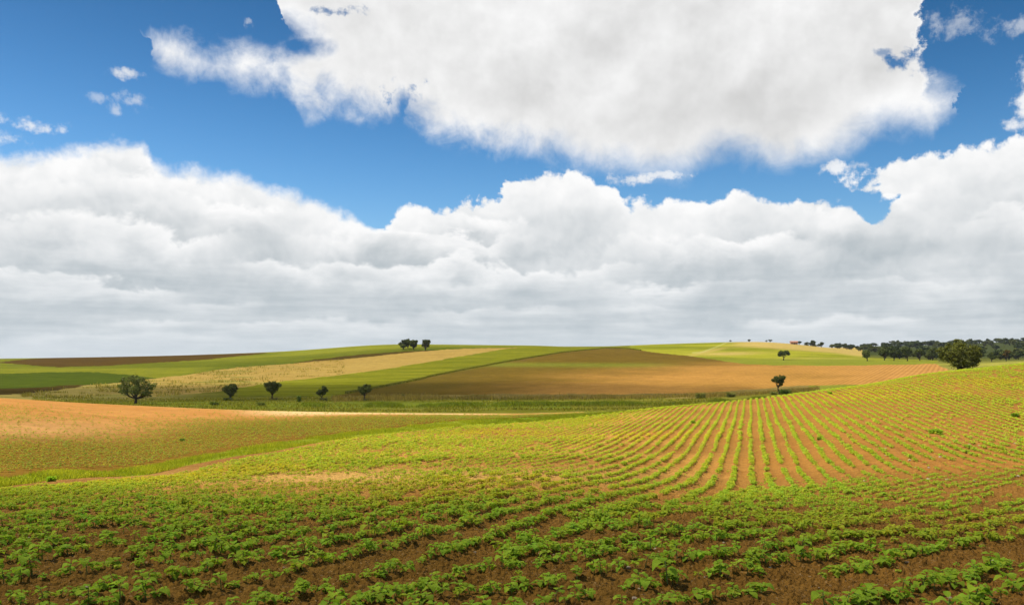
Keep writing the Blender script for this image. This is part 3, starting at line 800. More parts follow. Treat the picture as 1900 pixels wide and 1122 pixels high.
def build_crop():
    r = np.random.default_rng(21)
    Pm, km = rows(ROW_D, ROW_S, .062, (-60, 95), (3.8, 127), .035, 3)
    Ph, kh = rows(HEAD_D, HEAD_S, .058, (-5, 60), (3.8, 40), .045, 4)
    hm = in_head(Pm[:, 0], Pm[:, 1]) + (fbm(Pm[:, 0] * .6, Pm[:, 1] * .6, 9, 2) - .5) * 3
    hh = in_head(Ph[:, 0], Ph[:, 1]) + (fbm(Ph[:, 0] * .6, Ph[:, 1] * .6, 9, 2) - .5) * 3
    mm = hm < np.where(Pm[:, 1] > 12, 3.2, .6); Pm, km = Pm[mm], km[mm]
    Ph, kh = Ph[hh > -.6], kh[hh > -.6]
    P = np.concatenate([Pm, Ph]); kk = np.concatenate([km, kh + 500]); head = np.concatenate([np.zeros(len(Pm), bool), np.ones(len(Ph), bool)])
    X, Y = P[:, 0], P[:, 1]
    px = CX + F * X / Y
    py = HY + F * slope_at(px, Y)
    e = np.interp(px, PXA, Y_EDGE)
    bare = np.interp(px, [-400, 0, 300, 480, 640, 760], [5.4, 5.2, 6.0, 5.0, 1.2, .4])
    keep = (px > -380) & (px < 2280) & (Y < e - bare + (fbm(X * .5, Y * .5, 12, 2) - .5) * 1.2)
    # how well it came up: gaps along the rows, thin patches
    sl = X * ROW_D[0] + Y * ROW_D[1]
    gap = fbm(sl * .9 + kk, kk, 33, 2)
    patch = fbm(X * .13, Y * .13, 34, 3)
    vig = .80 + .35 * sstep(.25, .6, patch)
    thin = np.exp(-((px - 1790) / 150) ** 2 - ((py - 872) / 26) ** 2) * .75
    thin = np.maximum(thin, np.exp(-((px - 1660) / 160) ** 2 - ((py - 886) / 12) ** 2) * .6)
    thin = np.maximum(thin, np.exp(-((px - 1450) / 170) ** 2 - ((py - 866) / 5) ** 2) * .85)
    thin = np.maximum(thin, np.exp(-((px - 640) / 260) ** 2 - ((py - 882 + (px - 640) * .07) / 10) ** 2) * .7)
    thin = np.maximum(thin, np.exp(-((px - 960) / 200) ** 2 - ((py - 868) / 10) ** 2) * .45)
    thin = np.maximum(thin, np.exp(-((px - 1760) / 130) ** 2 - ((py - 800) / 22) ** 2) * .45)
    prob = .93 * sstep(.24, .36, gap) * (1 - thin)
    prob = np.where(head & (Y < 13), prob * (.85 + .15 * sstep(.35, .6, fbm(X * .5, Y * .5, 35, 2))), prob)
    prob = np.where(~head & (Y < 16), prob * (.88 + .12 * sstep(.35, .6, patch)), prob)
    prob = prob * np.interp(Y, [8, 26, 60], [1.0, .66, .66])
    keep &= r.random(len(X)) < prob
    X, Y, px, py, vig, head, thin = X[keep], Y[keep], px[keep], py[keep], vig[keep], head[keep], thin[keep]
    # strays between the rows
    n = len(X)
    extra = r.random(n) < np.where(Y < 30, .10, .02)
    X = np.concatenate([X, X[extra] + r.normal(0, .22, extra.sum())]); Y = np.concatenate([Y, Y[extra] + r.normal(0, .22, extra.sum())])
    px = CX + F * X / Y
    vig = np.concatenate([vig, vig[extra] * .75]); thin = np.concatenate([thin, thin[extra]])
    Z = ground(X, Y)
    n = len(X)
    sc = vig * r.uniform(.62, 1.3, n) * (1 - .35 * thin) * np.interp(Y, [4, 10, 20, 34, 55, 90, 120], [.70, .80, 1.02, 1.34, 1.48, 1.48, 1.46])
    big = r.random(n) < .07
    sc = np.where(big, sc * 1.3, sc)
    yaw = r.uniform(0, 6.283, n)
    tk = np.stack([r.uniform(.85, 1.2, n) + .25 * sstep(.5, .75, fbm(X * .09, Y * .09, 44, 3)), np.ones(n), r.uniform(.8, 1.2, n)], -1)
    tk = tk * np.interp(Y, [6, 30, 60], [1.2, 1.36, 1.6])[:, None]
    tk[:, 0] *= 1 + .2 * sstep(9, 20, Y) * (1 - .5 * sstep(1150, 1500, px)) + .06 * sstep(30, 50, Y)
    lod = np.where(Y < 16, 0, np.where(Y < 40, 1, 2))
    # the nearest 300 that show are plants of their own
    py = HY - F * (Z + .08) / Y
    show = (px > -15) & (px < 1915) & (py < 1128) & (py > 700)
    size = np.where(show, np.sqrt(sc) / Y, 0)
    ind = np.argsort(-size)[:300]
    solo = np.zeros(n, bool); solo[ind] = True
    protos = []
    for k in range(16):
        (sv, sq), (lv, lq, lt) = sunflower(100 + k, 0)
        ms = np_mesh('stem', sv, sq, 4, {'tint': np.ones((len(sv), 3)) * .2}, True, [M_STEM])
        ml = np_mesh('leaves', lv, lq, 4, {'tint': lt}, True, [M_LEAF])
        root = bpy.data.objects.new('sunflower_plant', None)
        protos.append((root, bpy.data.objects.new('stem', ms), bpy.data.objects.new('leaves', ml)))
    for j, i in enumerate(ind):
        root, s, l = (o.copy() for o in protos[j % 16])
        for o in (root, s, l): col.objects.link(o)
        s.parent = root; l.parent = root
        root.location = (X[i], Y[i], Z[i]); root.rotation_euler = (0, 0, yaw[i]); root.scale = (sc[i],) * 3
        root.empty_display_size = .05
        tag(root, 'young sunflower plant with broad drooping green leaves in the nearest rows along the bottom', 'sunflower plant', 'nearest young sunflower plants')
    for t in protos:
        for o in t: bpy.data.objects.remove(o)
    AV, AQ, AT = [], [], []
    off = 0
    for lv_ in (0, 1, 2):
        nt_ = 8
        tl, ts = [], []
        for k in range(nt_):
            (sv, sq), lf = sunflower(200 + 10 * lv_ + k, lv_)
            tl.append(lf); ts.append((sv, sq, np.tile((.15, .2, .05), (len(sv), 1))))
        s = (lod == lv_) & ~solo
        tid = r.integers(0, nt_, n)
        for T in ((tl, ts) if lv_ < 2 else (tl,)):
            v, q, t = scatter_mesh(T, X[s], Y[s], Z[s], yaw[s], sc[s], tid[s], tk[s])
            AV.append(v); AQ.append(q + off); AT.append(t); off += len(v)
    me = np_mesh('sunflower_crop', np.concatenate(AV), np.concatenate(AQ), 4, {'tint': np.concatenate(AT)}, False, [M_LEAF])
    tag(obj('sunflower_crop', me), 'rows of young green sunflowers covering the red soil hill beyond the nearest plants', 'sunflower crop', None, 'stuff')
    print('crop plants', n, 'faces', len(me.polygons))


build_crop()


# ------------------------------------------------------------------ seedlings of the left-hand field
def build_seedlings():
    r = np.random.default_rng(31)
    P, kk = rows((0.992, 0.125), 1.05, .15, (-75, 14), (33, 124), .05, 5)
    X, Y = P[:, 0], P[:, 1]
    px = CX + F * X / Y; py = HY + F * slope_at(px, Y)
    st = np.interp(px, PXA, Y_STRIP); yb = np.interp(px, PXA, Y_B)
    t = (Y - st) / (yb - st)
    d = .95 * (1 - sstep(.35, .75, t + (fbm(X * .06, Y * .06, 81, 3) - .5) * .5)) * (1 - .55 * sstep(.0, 1, np.exp(-((px - 520) / 150) ** 2) * (1 - sstep(.1, .3, t))))
    d = np.maximum(d, .95 * np.exp(-((px - 600) / 260) ** 2 - ((py - 800) / 22) ** 2))
    d = np.maximum(d, .5 * np.exp(-((px - 850) / 160) ** 2 - ((py - 780) / 8) ** 2))
    d *= 1 - .8 * np.exp(-((px - 120) / 190) ** 2 - ((py - 795) / 24) ** 2)
    k = (t > .03) & (t < .93) & (px > -120) & (r.random(len(X)) < d)
    X, Y = X[k], Y[k]; n = len(X); Z = ground(X, Y)
    tl = [sunflower(300 + j, 2)[1] for j in range(6)]
    tk = np.stack([r.uniform(1.1, 1.7, n), r.uniform(.9, 1.15, n), np.ones(n) * 1.5], -1)
    v, q, c = scatter_mesh(tl, X, Y, Z, r.uniform(0, 6.28, n), r.uniform(1.4, 2.2, n), r.integers(0, 6, n), tk)
    tag(obj('seedling_crop', np_mesh('seedling_crop', v, q, 4, {'tint': c}, False, [M_LEAF])),
        'sparse rows of small seedlings on the orange field at left', 'seedlings', None, 'stuff')


build_seedlings()


# ------------------------------------------------------------------ grass
def blades(X, Y, h, w, tint, lean=.35, seed=0):
    r = np.random.default_rng(seed); n = len(X)
    Z = ground(X, Y) - .02
    yaw = r.uniform(0, 6.283, n); ln = r.normal(0, lean, n) * h; la = r.uniform(0, 6.283, n)
    dx, dy = np.cos(yaw) * w * .5, np.sin(yaw) * w * .5
    tx, ty = X + np.cos(la) * ln, Y + np.sin(la) * ln
    V = np.stack([np.stack([X - dx, Y - dy, Z], -1), np.stack([X + dx, Y + dy, Z], -1),
                  np.stack([tx + dx * .25, ty + dy * .25, Z + h], -1), np.stack([tx - dx * .25, ty - dy * .25, Z + h], -1)], 1)
    Q = np.arange(n * 4).reshape(n, 4)
    return V.reshape(-1, 3), Q, np.repeat(tint, 4, 0)


def tints(n, a, b, r, g=None):
    t = r.random(n) if g is None else np.clip(g + r.normal(0, .2, n), 0, 1)
    return mixn(np.array(a), np.array(b), t) * r.uniform(.75, 1.25, (n, 1))


def grass_obj(name, label, cat, parts):
    V, Q, T, off = [], [], [], 0
    for v, q, t in parts:
        V.append(v); Q.append(q + off); T.append(t); off += len(v)
    return tag(obj(name, np_mesh(name, np.concatenate(V), np.concatenate(Q), 4, {'tint': np.concatenate(T)}, False, [M_GRASS])), label, cat, None, 'stuff')


def build_grass():
    r = np.random.default_rng(41)
    # the strip between the two crops
    n = 90000
    px = r.uniform(-80, 1280, n); a = np.interp(px, PXA, Y_EDGE); b = np.interp(px, PXA, Y_STRIP)
    Y = a - .2 + (b - a + .3) * r.random(n); X = (px - CX) / F * Y
    k = fbm(X * .5, Y * .5, 90, 2); kp = r.random(n) < .15 + .85 * sstep(.32, .6, k)
    X, Y, k = X[kp], Y[kp], k[kp]; n = len(X)
    h = r.uniform(.06, .25, n) * (.5 + .9 * k)
    grass_obj('verge_grass', 'strip of tall yellow green grass between the two sown fields', 'grass',
              [blades(X, Y, h, r.uniform(.02, .045, n), tints(n, (.19, .235, .012), (.42, .39, .035), r, k) * (1 - .3 * sstep(840, 960, CX + F * X / Y)[:, None]), .5, 1)])
    # ditch with rank grass across the valley
    parts = []
    n = 34000
    px = r.uniform(560, 1420, n); py0 = np.interp(px, [560, 1300, 1420], [754.5, 752, 741])
    Y = np.interp(px, [560, 1250, 1420], [150, 150, 152]) + r.normal(0, 1.6, n); X = (px - CX) / F * Y
    k = fbm(X * .16, Y * .05, 91, 3); kp = r.random(n) < sstep(.42, .62, k)
    X, Y, k = X[kp], Y[kp], k[kp]; n = len(X)
    parts.append(blades(X, Y, r.uniform(.25, .75, n) * (.3 + 1.1 * k), r.uniform(.06, .14, n), tints(n, (.11, .14, .016), (.24, .26, .03), r), .3, 2))
    grass_obj('ditch_grass', 'dark rank grass and rushes along the ditch across the valley', 'grass', parts)
    # dry weeds at the foot of the red field
    n = 30000
    px = r.uniform(615, 1520, n); Y = np.interp(px, [615, 1050, 1300, 1520], [180, 188, 186, 186]) + r.normal(0, 3.2, n); X = (px - CX) / F * Y
    k = fbm(X * .13, Y * .1, 92, 3); kp = r.random(n) < sstep(.25, .55, k)
    X, Y, k = X[kp], Y[kp], k[kp]; n = len(X)
    grass_obj('dry_weeds', 'band of dry brown weeds at the foot of the red earth field', 'weeds',
              [blades(X, Y, r.uniform(.3, .95, n) * (.5 + k), r.uniform(.07, .16, n), tints(n, (.20, .145, .035), (.40, .29, .09), r), .35, 3)])
    # grassy bank along the upper edge of the red field
    n = 16000
    px = r.uniform(640, 1190, n)
    Yg = np.array([solve_y(p, hedge_line(np.array([p]))[0], 150, 560) for p in np.linspace(640, 1190, 80)])
    Y = np.interp(px, np.linspace(640, 1190, 80), Yg) + r.normal(0, .9, n); X = (px - CX) / F * Y
    grass_obj('bank_grass', 'dark grassy bank running along the top edge of the red earth field', 'grass',
              [blades(X, Y, r.uniform(.25, .7, n), r.uniform(.12, .25, n), tints(n, (.11, .115, .015), (.25, .22, .045), r), .4, 4)])
    # tussocks on the stubble
    n = 26000
    px = r.uniform(40, 640, n); py = stub_top(px) + (stub_bottom(px) - stub_top(px)) * r.random(n)
    yl = np.linspace(150, 520, 200); gx = np.linspace(40, 640, 61)
    tabl = np.stack([HY + F * slope_at(np.full(200, g), yl) for g in gx])
    Y = np.array([np.interp(-p, -np.minimum.accumulate(tabl[int(round((q - 40) / 10))]), yl) for p, q in zip(py, px)])
    X = (px - CX) / F * Y
    k = fbm(X * .22, Y * .3, 93, 3) + .1 * np.exp(-((px - 420) / 60) ** 2); kp = (k > .62) & (Y > 152) & (r.random(n) < .6)
    X, Y, k = X[kp], Y[kp], k[kp]; n = len(X)
    grass_obj('tussocks', 'scattered grass tussocks and weeds on the straw coloured slope', 'grass',
              [blades(X, Y, r.uniform(.3, .8, n), r.uniform(.12, .26, n), tints(n, (.19, .175, .022), (.36, .26, .07), r), .5, 5)])
    # valley meadow
    n = 42000
    px = r.uniform(60, 1340, n); Y = r.uniform(126, 188, n); X = (px - CX) / F * Y
    k = fbm(X * .1, Y * .25, 94, 3); kp = r.random(n) < sstep(.4, .65, k)
    X, Y, k = X[kp], Y[kp], k[kp]; n = len(X)
    grass_obj('meadow_grass', 'uneven rough green grass on the valley floor around the small trees', 'grass',
              [blades(X, Y, r.uniform(.15, .45, n), r.uniform(.08, .18, n), tints(n, (.13, .135, .014), (.28, .23, .04), r), .5, 6)])


def solve_y(px, py, lo, hi):
    y = np.linspace(lo, hi, 900); p = HY + F * slope_at(np.full(900, px), y)
    p = np.minimum.accumulate(p)
    return float(np.interp(-py, -p, y))

    # weeds along the crest of the sunflower field
    r = np.random.default_rng(47); n = 26000
    px = r.uniform(1330, 1960, n); Y = np.interp(px, PXA, Y_EDGE) + r.normal(0, 1.5, n) + .6; X = (px - CX) / F * Y
    k = fbm(X * .3, Y * .15, 95, 3); kp = r.random(n) < sstep(.3, .6, k)
    X, Y, k = X[kp], Y[kp], k[kp]; n = len(X)
    grass_obj('crest_grass', 'yellow green weeds along the crest of the sunflower field at right', 'weeds',
              [blades(X, Y, r.uniform(.12, .5, n) * (.4 + k), r.uniform(.04, .09, n), tints(n, (.26, .30, .02), (.46, .40, .08), r), .5, 7)])


build_grass()


# ------------------------------------------------------------------ trees
def tree_mesh(seed, H, W, lobes=None, trunk=.28, fork=None, n_leaf=2600, ls=.16, tint=(.050, .066, .020), nl=9, shape='round', bent=0.0, multi=1):
    """trunk with limbs, and a crown of leaf sprays in clumps; lobes as (x, y, z, r) in shares of W and H"""
    r = np.random.default_rng(seed)
    if lobes is None:
        lobes = []
        for i in range(nl):
            a = r.uniform(0, 6.283); q = r.random() ** .6 * .34
            z = trunk + (1 - trunk) * r.uniform(.25, .82)
            if shape == 'fan': q *= .35 + 1.0 * (z - trunk) / (1 - trunk); z = min(z + .05, .86)
            if shape == 'umbrella': z = .62 + .2 * r.random() - .35 * max(0, q - .2)
            lobes.append((math.cos(a) * q, math.sin(a) * q, z, r.uniform(.13, .21)))
        lobes.append((0, 0, .80 if shape != 'umbrella' else .78, .2))
    TV, TQ, off = [], [], 0

    def add(pts, rad, k=7):
        nonlocal off
        v, q = tube(pts, rad, k); TV.append(v); TQ.append(q + off); off += len(v)
    tr = W * .032 + .05
    fk = np.array((bent * H * trunk, 0, H * trunk * .8))
    for mI in range(multi):
        b = np.array((r.uniform(-.04, .04) * W * (multi > 1), r.uniform(-.04, .04) * W * (multi > 1), 0))
        pts = [b + (0, 0, -.4), b, b * .9 + fk * (.35, .35, .4) + r.normal(0, .02, 3) * H * (1, 1, 0), b * .7 + fk * (.75, .75, .75) + r.normal(0, .015, 3) * H * (1, 1, 0), fk + b * .4]
        add(pts, (tr * 1.7, tr * 1.35, tr, tr * .9, tr * .8))
    for (x, y, z, q) in lobes:
        e = np.array((x * W, y * W, z * H))
        m_ = fk + (e - fk) * .5 + np.array((0, 0, -.03 * H)) + r.normal(0, .03, 3) * W
        add([fk + r.normal(0, .01, 3), m_, e], (tr * .6, tr * .32, tr * .12), 5)
        for _ in range(2):
            e2 = e + r.normal(0, .6, 3) * q * W
            add([m_, (m_ + e2) / 2 + r.normal(0, .02, 3) * W, e2], (tr * .25, tr * .16, tr * .06), 4)
    rr = np.array([q for *_, q in lobes]); pr = rr ** 2 / (rr ** 2).sum()
    # each lobe carries smaller clumps, each clump many sprays
    cl = []
    for (x, y, z, q), p in zip(lobes, pr):
        for _ in range(max(5, int(round(p * 90)))):
            d = r.normal(0, 1, 3); d /= np.linalg.norm(d)
            if d[2] < -.45: d[2] *= .5
            rad = q * r.uniform(.55, 1.08)
            cl.append((x * W + d[0] * rad * W, y * W + d[1] * rad * W, z * H + d[2] * rad * W * .92, q * W * r.uniform(.24, .46), r.uniform(.75, 1.25)))
    cl = np.array(cl)
    ci = r.integers(0, len(cl), n_leaf)
    d = r.normal(0, 1, (n_leaf, 3)); d /= np.linalg.norm(d, axis=1)[:, None]
    rad = r.random(n_leaf) ** .45
    C = cl[ci, :3] + d * (cl[ci, 3] * rad)[:, None] * (1, 1, .8)
    fill = np.where(r.random(n_leaf) < .28)[0]
    LB = np.array(lobes); lk = r.choice(len(LB), len(fill), p=pr)
    C[fill] = LB[lk, :3] * (W, W, H) + d[fill] * (LB[lk, 3] * W * r.random(len(fill)) ** .4 * .95)[:, None]
    C[:, 2] = np.maximum(C[:, 2], H * trunk * .45)
    nrm = d + r.normal(0, .7, (n_leaf, 3)); nrm /= np.linalg.norm(nrm, axis=1)[:, None]
    u = np.cross(nrm, r.normal(0, 1, (n_leaf, 3))); u /= np.linalg.norm(u, axis=1)[:, None] + 1e-9
    v = np.cross(nrm, u)
    s = ls * 1.45 * r.uniform(.6, 1.35, n_leaf)[:, None]
    LV = np.stack([C - u * s * .5, C - v * s * .28, C + u * s * .5, C + v * s * .28], 1).reshape(-1, 3)
    LQ = np.arange(n_leaf * 4).reshape(-1, 4)
    t = np.array(tint)[None] * (1.95, 1.8, 1.15) * cl[ci, 4][:, None] * r.uniform(.75, 1.3, (n_leaf, 1)) + (r.random((n_leaf, 1)) < .12) * np.array((.02, .022, .005))
    return (np.concatenate(TV), np.concatenate(TQ)), (LV, LQ, np.repeat(t, 4, 0))


def tree(name, label, cat, px, Y, mesh, group=None, rz=0.0):
    (tv, tq), (lv, lq, lt) = mesh
    root = bpy.data.objects.new(name, None); col.objects.link(root)
    root.location = at(px, Y); root.rotation_euler = (0, 0, rz); root.empty_display_size = .3
    obj('trunk', np_mesh('trunk', tv, tq, 4, None, True, [M_BARK]), root)
    obj('crown', np_mesh('crown', lv, lq, 4, {'tint': lt}, False, [M_CROWN]), root)
    return tag(root, label, cat, group)


def build_trees():
    px2m = lambda p, Y: p / F * Y
    G = 'olive trees along the valley floor'
    # (px, Y, width px, height px, label, mesh keywords)
    Y = 153
    tree('olive_tree', 'broad dark olive tree on a short trunk just behind the orange field at left', 'tree', 252, Y,
         tree_mesh(1, px2m(53, Y), px2m(70, Y), [(-.33, 0, .70, .17), (-.14, .1, .76, .19), (.02, -.1, .84, .18), (.2, 0, .74, .19), (.36, .05, .6, .15), (-.22, -.15, .52, .18), (.1, -.18, .52, .2),
                                                 (.3, -.1, .44, .14), (-.34, .05, .47, .12), (0, .2, .6, .2), (.33, 0, .33, .07), (.2, .1, .34, .08)], .24, n_leaf=8000, ls=.17, tint=(.080, .096, .032)))
    Y = solve_y(427, 742, 150, 230)
    tree('olive_tree', 'small rounded olive tree narrowing to its foot, first of the four in the valley row', 'tree', 427, Y,
         tree_mesh(2, px2m(31, Y), px2m(32, Y), [(-.22, 0, .66, .22), (.05, .1, .8, .19), (.24, 0, .74, .2), (0, -.12, .58, .24), (.2, -.1, .5, .17), (-.12, .1, .45, .17), (.05, 0, .32, .13)], .2, n_leaf=5200, ls=.19, tint=(.060, .074, .022), multi=2), G)
    Y = solve_y(505, 741, 150, 230)
    tree('olive_tree', 'small fan shaped olive tree on a clear trunk, tallest of the valley row', 'tree', 505, Y,
         tree_mesh(3, px2m(34, Y), px2m(33, Y), [(-.34, 0, .8, .16), (-.14, .1, .8, .2), (.12, -.1, .84, .2), (.34, 0, .76, .17), (-.12, -.1, .6, .2), (.16, .1, .6, .2), (.02, 0, .45, .15)], .3, n_leaf=5200, ls=.19, tint=(.058, .072, .022)), G)
    Y = solve_y(597, 742, 150, 230)
    tree('olive_tree', 'smallest lopsided olive tree of the valley row, its right side taller', 'tree', 597, Y,
         tree_mesh(4, px2m(27, Y), px2m(22, Y), [(.18, 0, .82, .2), (.26, .1, .66, .2), (-.25, 0, .5, .22), (-.05, -.1, .62, .2), (.12, .1, .48, .2), (-.2, .1, .4, .14)], .26, n_leaf=3800, ls=.18, tint=(.060, .074, .023), multi=2), G)
    Y = solve_y(676, 742, 150, 230)
    tree('olive_tree', 'small oval olive tree at the end of the grassy bank, right of the valley row', 'tree', 676, Y,
         tree_mesh(5, px2m(31, Y), px2m(27, Y), [(-.2, 0, .64, .25), (.08, .1, .8, .22), (.3, 0, .78, .17), (.14, -.1, .6, .25), (-.1, -.1, .5, .22), (.3, .1, .55, .16)], .3, n_leaf=4600, ls=.18, tint=(.062, .078, .025)), G)
    # on the skyline
    G2 = 'trees on the skyline of the green hill'
    for px, py, w, h, sd, lab, yy in ((748.5, 648.2, 22, 18, 6, 'spreading dark tree on the hilltop, left end of the clump of three', 0),
                                      (757, 648.0, 17, 18.5, 7, 'narrower dark tree on the hilltop, middle of the clump of three', 6),
                                      (767, 648.5, 22, 18.5, 8, 'dense dark tree on the hilltop, right end of the clump of three', 0),
                                      (789.5, 649.8, 19, 20, 9, 'egg shaped dark tree standing alone just right of the hilltop clump', 0)):
        Y = solve_y(px, py, 300, 500) + yy
        tree('oak_tree', lab, 'tree', px, Y, tree_mesh(sd, px2m(h, Y), px2m(w, Y), None, .13, n_leaf=3200, ls=.5, tint=(.050, .064, .022), nl=11), G2)
    Y = solve_y(1454, 668, 350, 560)
    tree('oak_tree', 'lone umbrella shaped tree in the middle of the yellow green pasture', 'tree', 1454, Y,
         tree_mesh(10, px2m(18, Y), px2m(23, Y), [(-.34, 0, .66, .15), (-.16, .1, .76, .18), (.06, -.1, .72, .18), (.26, 0, .78, .17), (.38, 0, .64, .12), (0, .2, .7, .18), (-.3, .1, .5, .1)], .36, n_leaf=3200, ls=.5, tint=(.055, .072, .024), bent=.1))
    Y = 176
    tree('olive_tree', 'small fan shaped tree on a leaning trunk in front of the orange field', 'tree', 1446, Y,
         tree_mesh(11, px2m(36, Y), px2m(26, Y), [(-.4, 0, .72, .15), (-.2, .1, .84, .18), (.05, -.1, .86, .18), (.26, 0, .84, .17), (.26, .1, .66, .15), (.02, 0, .66, .2), (-.22, -.1, .68, .16), (.12, 0, .5, .12), (-.12, 0, .45, .06)], .42, n_leaf=4200, ls=.18, tint=(.052, .066, .02), bent=-.16))
    Y = 128
    tree('oak_tree', 'large spreading evergreen oak rising behind the crest of the sunflower field, biggest tree', 'tree', 1780, Y,
         tree_mesh(12, px2m(64, Y), px2m(76, Y), [(-.3, 0, .50, .17), (-.36, .1, .66, .12), (-.16, -.15, .66, .19), (.02, .0, .84, .16), (-.05, -.2, .42, .2), (.18, -.15, .66, .2), (.34, 0, .62, .17), (.3, -.1, .42, .17),
                                                  (.42, .1, .48, .12), (.12, .2, .76, .18), (-.2, .1, .78, .12), (-.22, -.2, .3, .15), (.12, -.2, .28, .16), (.38, 0, .28, .1), (0, .2, .5, .25)], .18, n_leaf=13000, ls=.17, tint=(.070, .080, .022), multi=2))
    # scattered oaks below the wood
    G3 = 'oaks scattered below the wood'
    for px, py, w, h, sd, lab, tn in (
            (1609, 669.5, 23, 21, 20, 'round oak at the right end of the yellow pasture, furthest left below the wood', (.055, .07, .024)),
            (1641, 668, 27, 25, 21, 'wide oak, second from the left in the row below the wood', (.042, .056, .019)),
            (1659, 669, 20, 20, 22, 'short dark oak, third from the left in the row below the wood', (.036, .049, .018)),
            (1683, 669.5, 26, 27, 23, 'tall dark oak near the middle of the row below the wood', (.040, .053, .018)),
            (1707, 669, 24, 23, 24, 'bushy grey green oak right of the tall one below the wood', (.050, .064, .024)),
            (1730, 668, 26, 22, 25, 'broad olive green oak just left of the largest oak', (.055, .07, .024)),
            (1813, 668, 30, 26, 26, 'dark oak half hidden behind the right side of the largest oak', (.044, .058, .02)),
            (1840, 671, 19, 18, 27, 'small round oak with a dark shadow right of the largest oak', (.042, .056, .02)),
            (1867, 670, 13, 22, 28, 'thin brownish half bare tree at the right edge of the wood', (.085, .062, .028)),
            (1893, 663, 18, 16, 29, 'pale bushy oak at the right edge of the picture', (.06, .07, .03))):
        Y = solve_y(px, py, 250, 620)
        tree('oak_tree', lab, 'tree', px, Y, tree_mesh(sd, px2m(h, Y), px2m(w, Y), None, .22, n_leaf=4000, ls=.38, tint=tn, nl=9), G3)
    # the far wood: many oaks, each a few pixels
    protos = []
    for k in range(7):
        (tv, tq), (lv, lq, lt) = tree_mesh(50 + k, 7.0, 9.5, None, .10, n_leaf=800, ls=.9, tint=[(.024, .036, .015), (.034, .047, .018), (.052, .062, .024)][k % 3], nl=8, shape='umbrella' if k % 3 == 0 else 'round')
        V = np.concatenate([tv, lv]); Q = np.concatenate([tq, lq + len(tv)])
        T = np.concatenate([np.tile((.07, .055, .04), (len(tv), 1)), lt])
        protos.append(np_mesh('oak_tree', V, Q, 4, {'tint': T}, False, [M_CROWN]))
    r = np.random.default_rng(77)
    spots = []
    for px, w in ((1355, 5), (1390, 5), (1423, 4), (1429, 5)):
        spots.append((px, solve_y(px, 634.2, 560, 720) - 3, .33 * w / 5 * 1.05, 'skyline'))
    for _ in range(44):
        spots.append((1635 + 290 * r.random(), r.uniform(440, 570), r.uniform(.5, 1.0), 'wood'))
    for _ in range(46):                       # thinning line along the skyline
        px = 1480 + 150 * r.random() ** .75
        spots.append((px, r.uniform(690, 900), r.uniform(.45, .85), 'wood'))
    for _ in range(190):
        px = 1603 + 345 * r.random() ** .75
        yy = 500 + 950 * r.random() ** .6
        if px < 1680: yy = max(yy, 640 + r.uniform(0, 300))
        spots.append((px, yy, r.uniform(.5, 1.3), 'wood'))
    horizon = ['tiny round tree on the skyline at the upper end of the pale track', 'tiny bush like tree alone on the crest of the yellow hill',
               'left one of two touching tiny trees on the skyline', 'right one of two touching tiny trees on the skyline']
    for j, (px, Y, s, what) in enumerate(spots):
        o = bpy.data.objects.new('oak_tree', protos[j % 7]); col.objects.link(o)
        o.location = at(px, Y); o.rotation_euler = (0, 0, r.uniform(0, 6.28)); o.scale = (s * r.uniform(.85, 1.3), s * r.uniform(.85, 1.3), s * r.uniform(.62, 1.0))
        if what == 'skyline': tag(o, horizon[j], 'tree', 'tiny trees on the pasture skyline')
        else: tag(o, 'dark evergreen oak among many in the far wood on the right-hand ridge', 'tree', 'oaks of the far wood')


build_trees()


# ------------------------------------------------------------------ unseen thin clouds, added to darken the foreground and the valley
def build_shade_cloud(at_, size, density, turn, seed):
    import bmesh
    bm = bmesh.new()
    bmesh.ops.create_icosphere(bm, subdivisions=5, radius=1.0)
    for v in bm.verts:
        n = v.co.normalized()
        k = .72 + .56 * float(fbm(np.array([n.x * 2.1 + 3]), np.array([n.y * 2.1 + n.z * 1.7 + 5]), seed, 4, .55)[0])
        v.co = Vector((n.x * size[0] * k, n.y * size[1] * k, n.z * size[2] * k))
    me = bpy.data.meshes.new('shade_cloud'); bm.to_mesh(me); bm.free()
    m = bpy.data.materials.new('shade_vapour'); m.use_nodes = True
    nt = m.node_tree; nt.nodes.clear()
    out = nt.nodes.new('ShaderNodeOutputMaterial'); pv = nt.nodes.new('ShaderNodeVolumePrincipled')
    pv.inputs['Color'].default_value = (.97, .97, .97, 1); pv.inputs['Density'].default_value = density
    pv.inputs['Anisotropy'].default_value = .5
    nt.links.new(pv.outputs[0], out.inputs['Volume'])
    me.materials.append(m)
    o = obj('shade_cloud', me)
    o.location = Vector(at_) + S * (420 / S.z)
    o.rotation_euler = (0, 0, R(turn))
    tag(o, 'thin white vapour overhead, unseen, added to shade the land', None, None, 'structure')


for c in SHADE_CLOUDS: build_shade_cloud(*c)


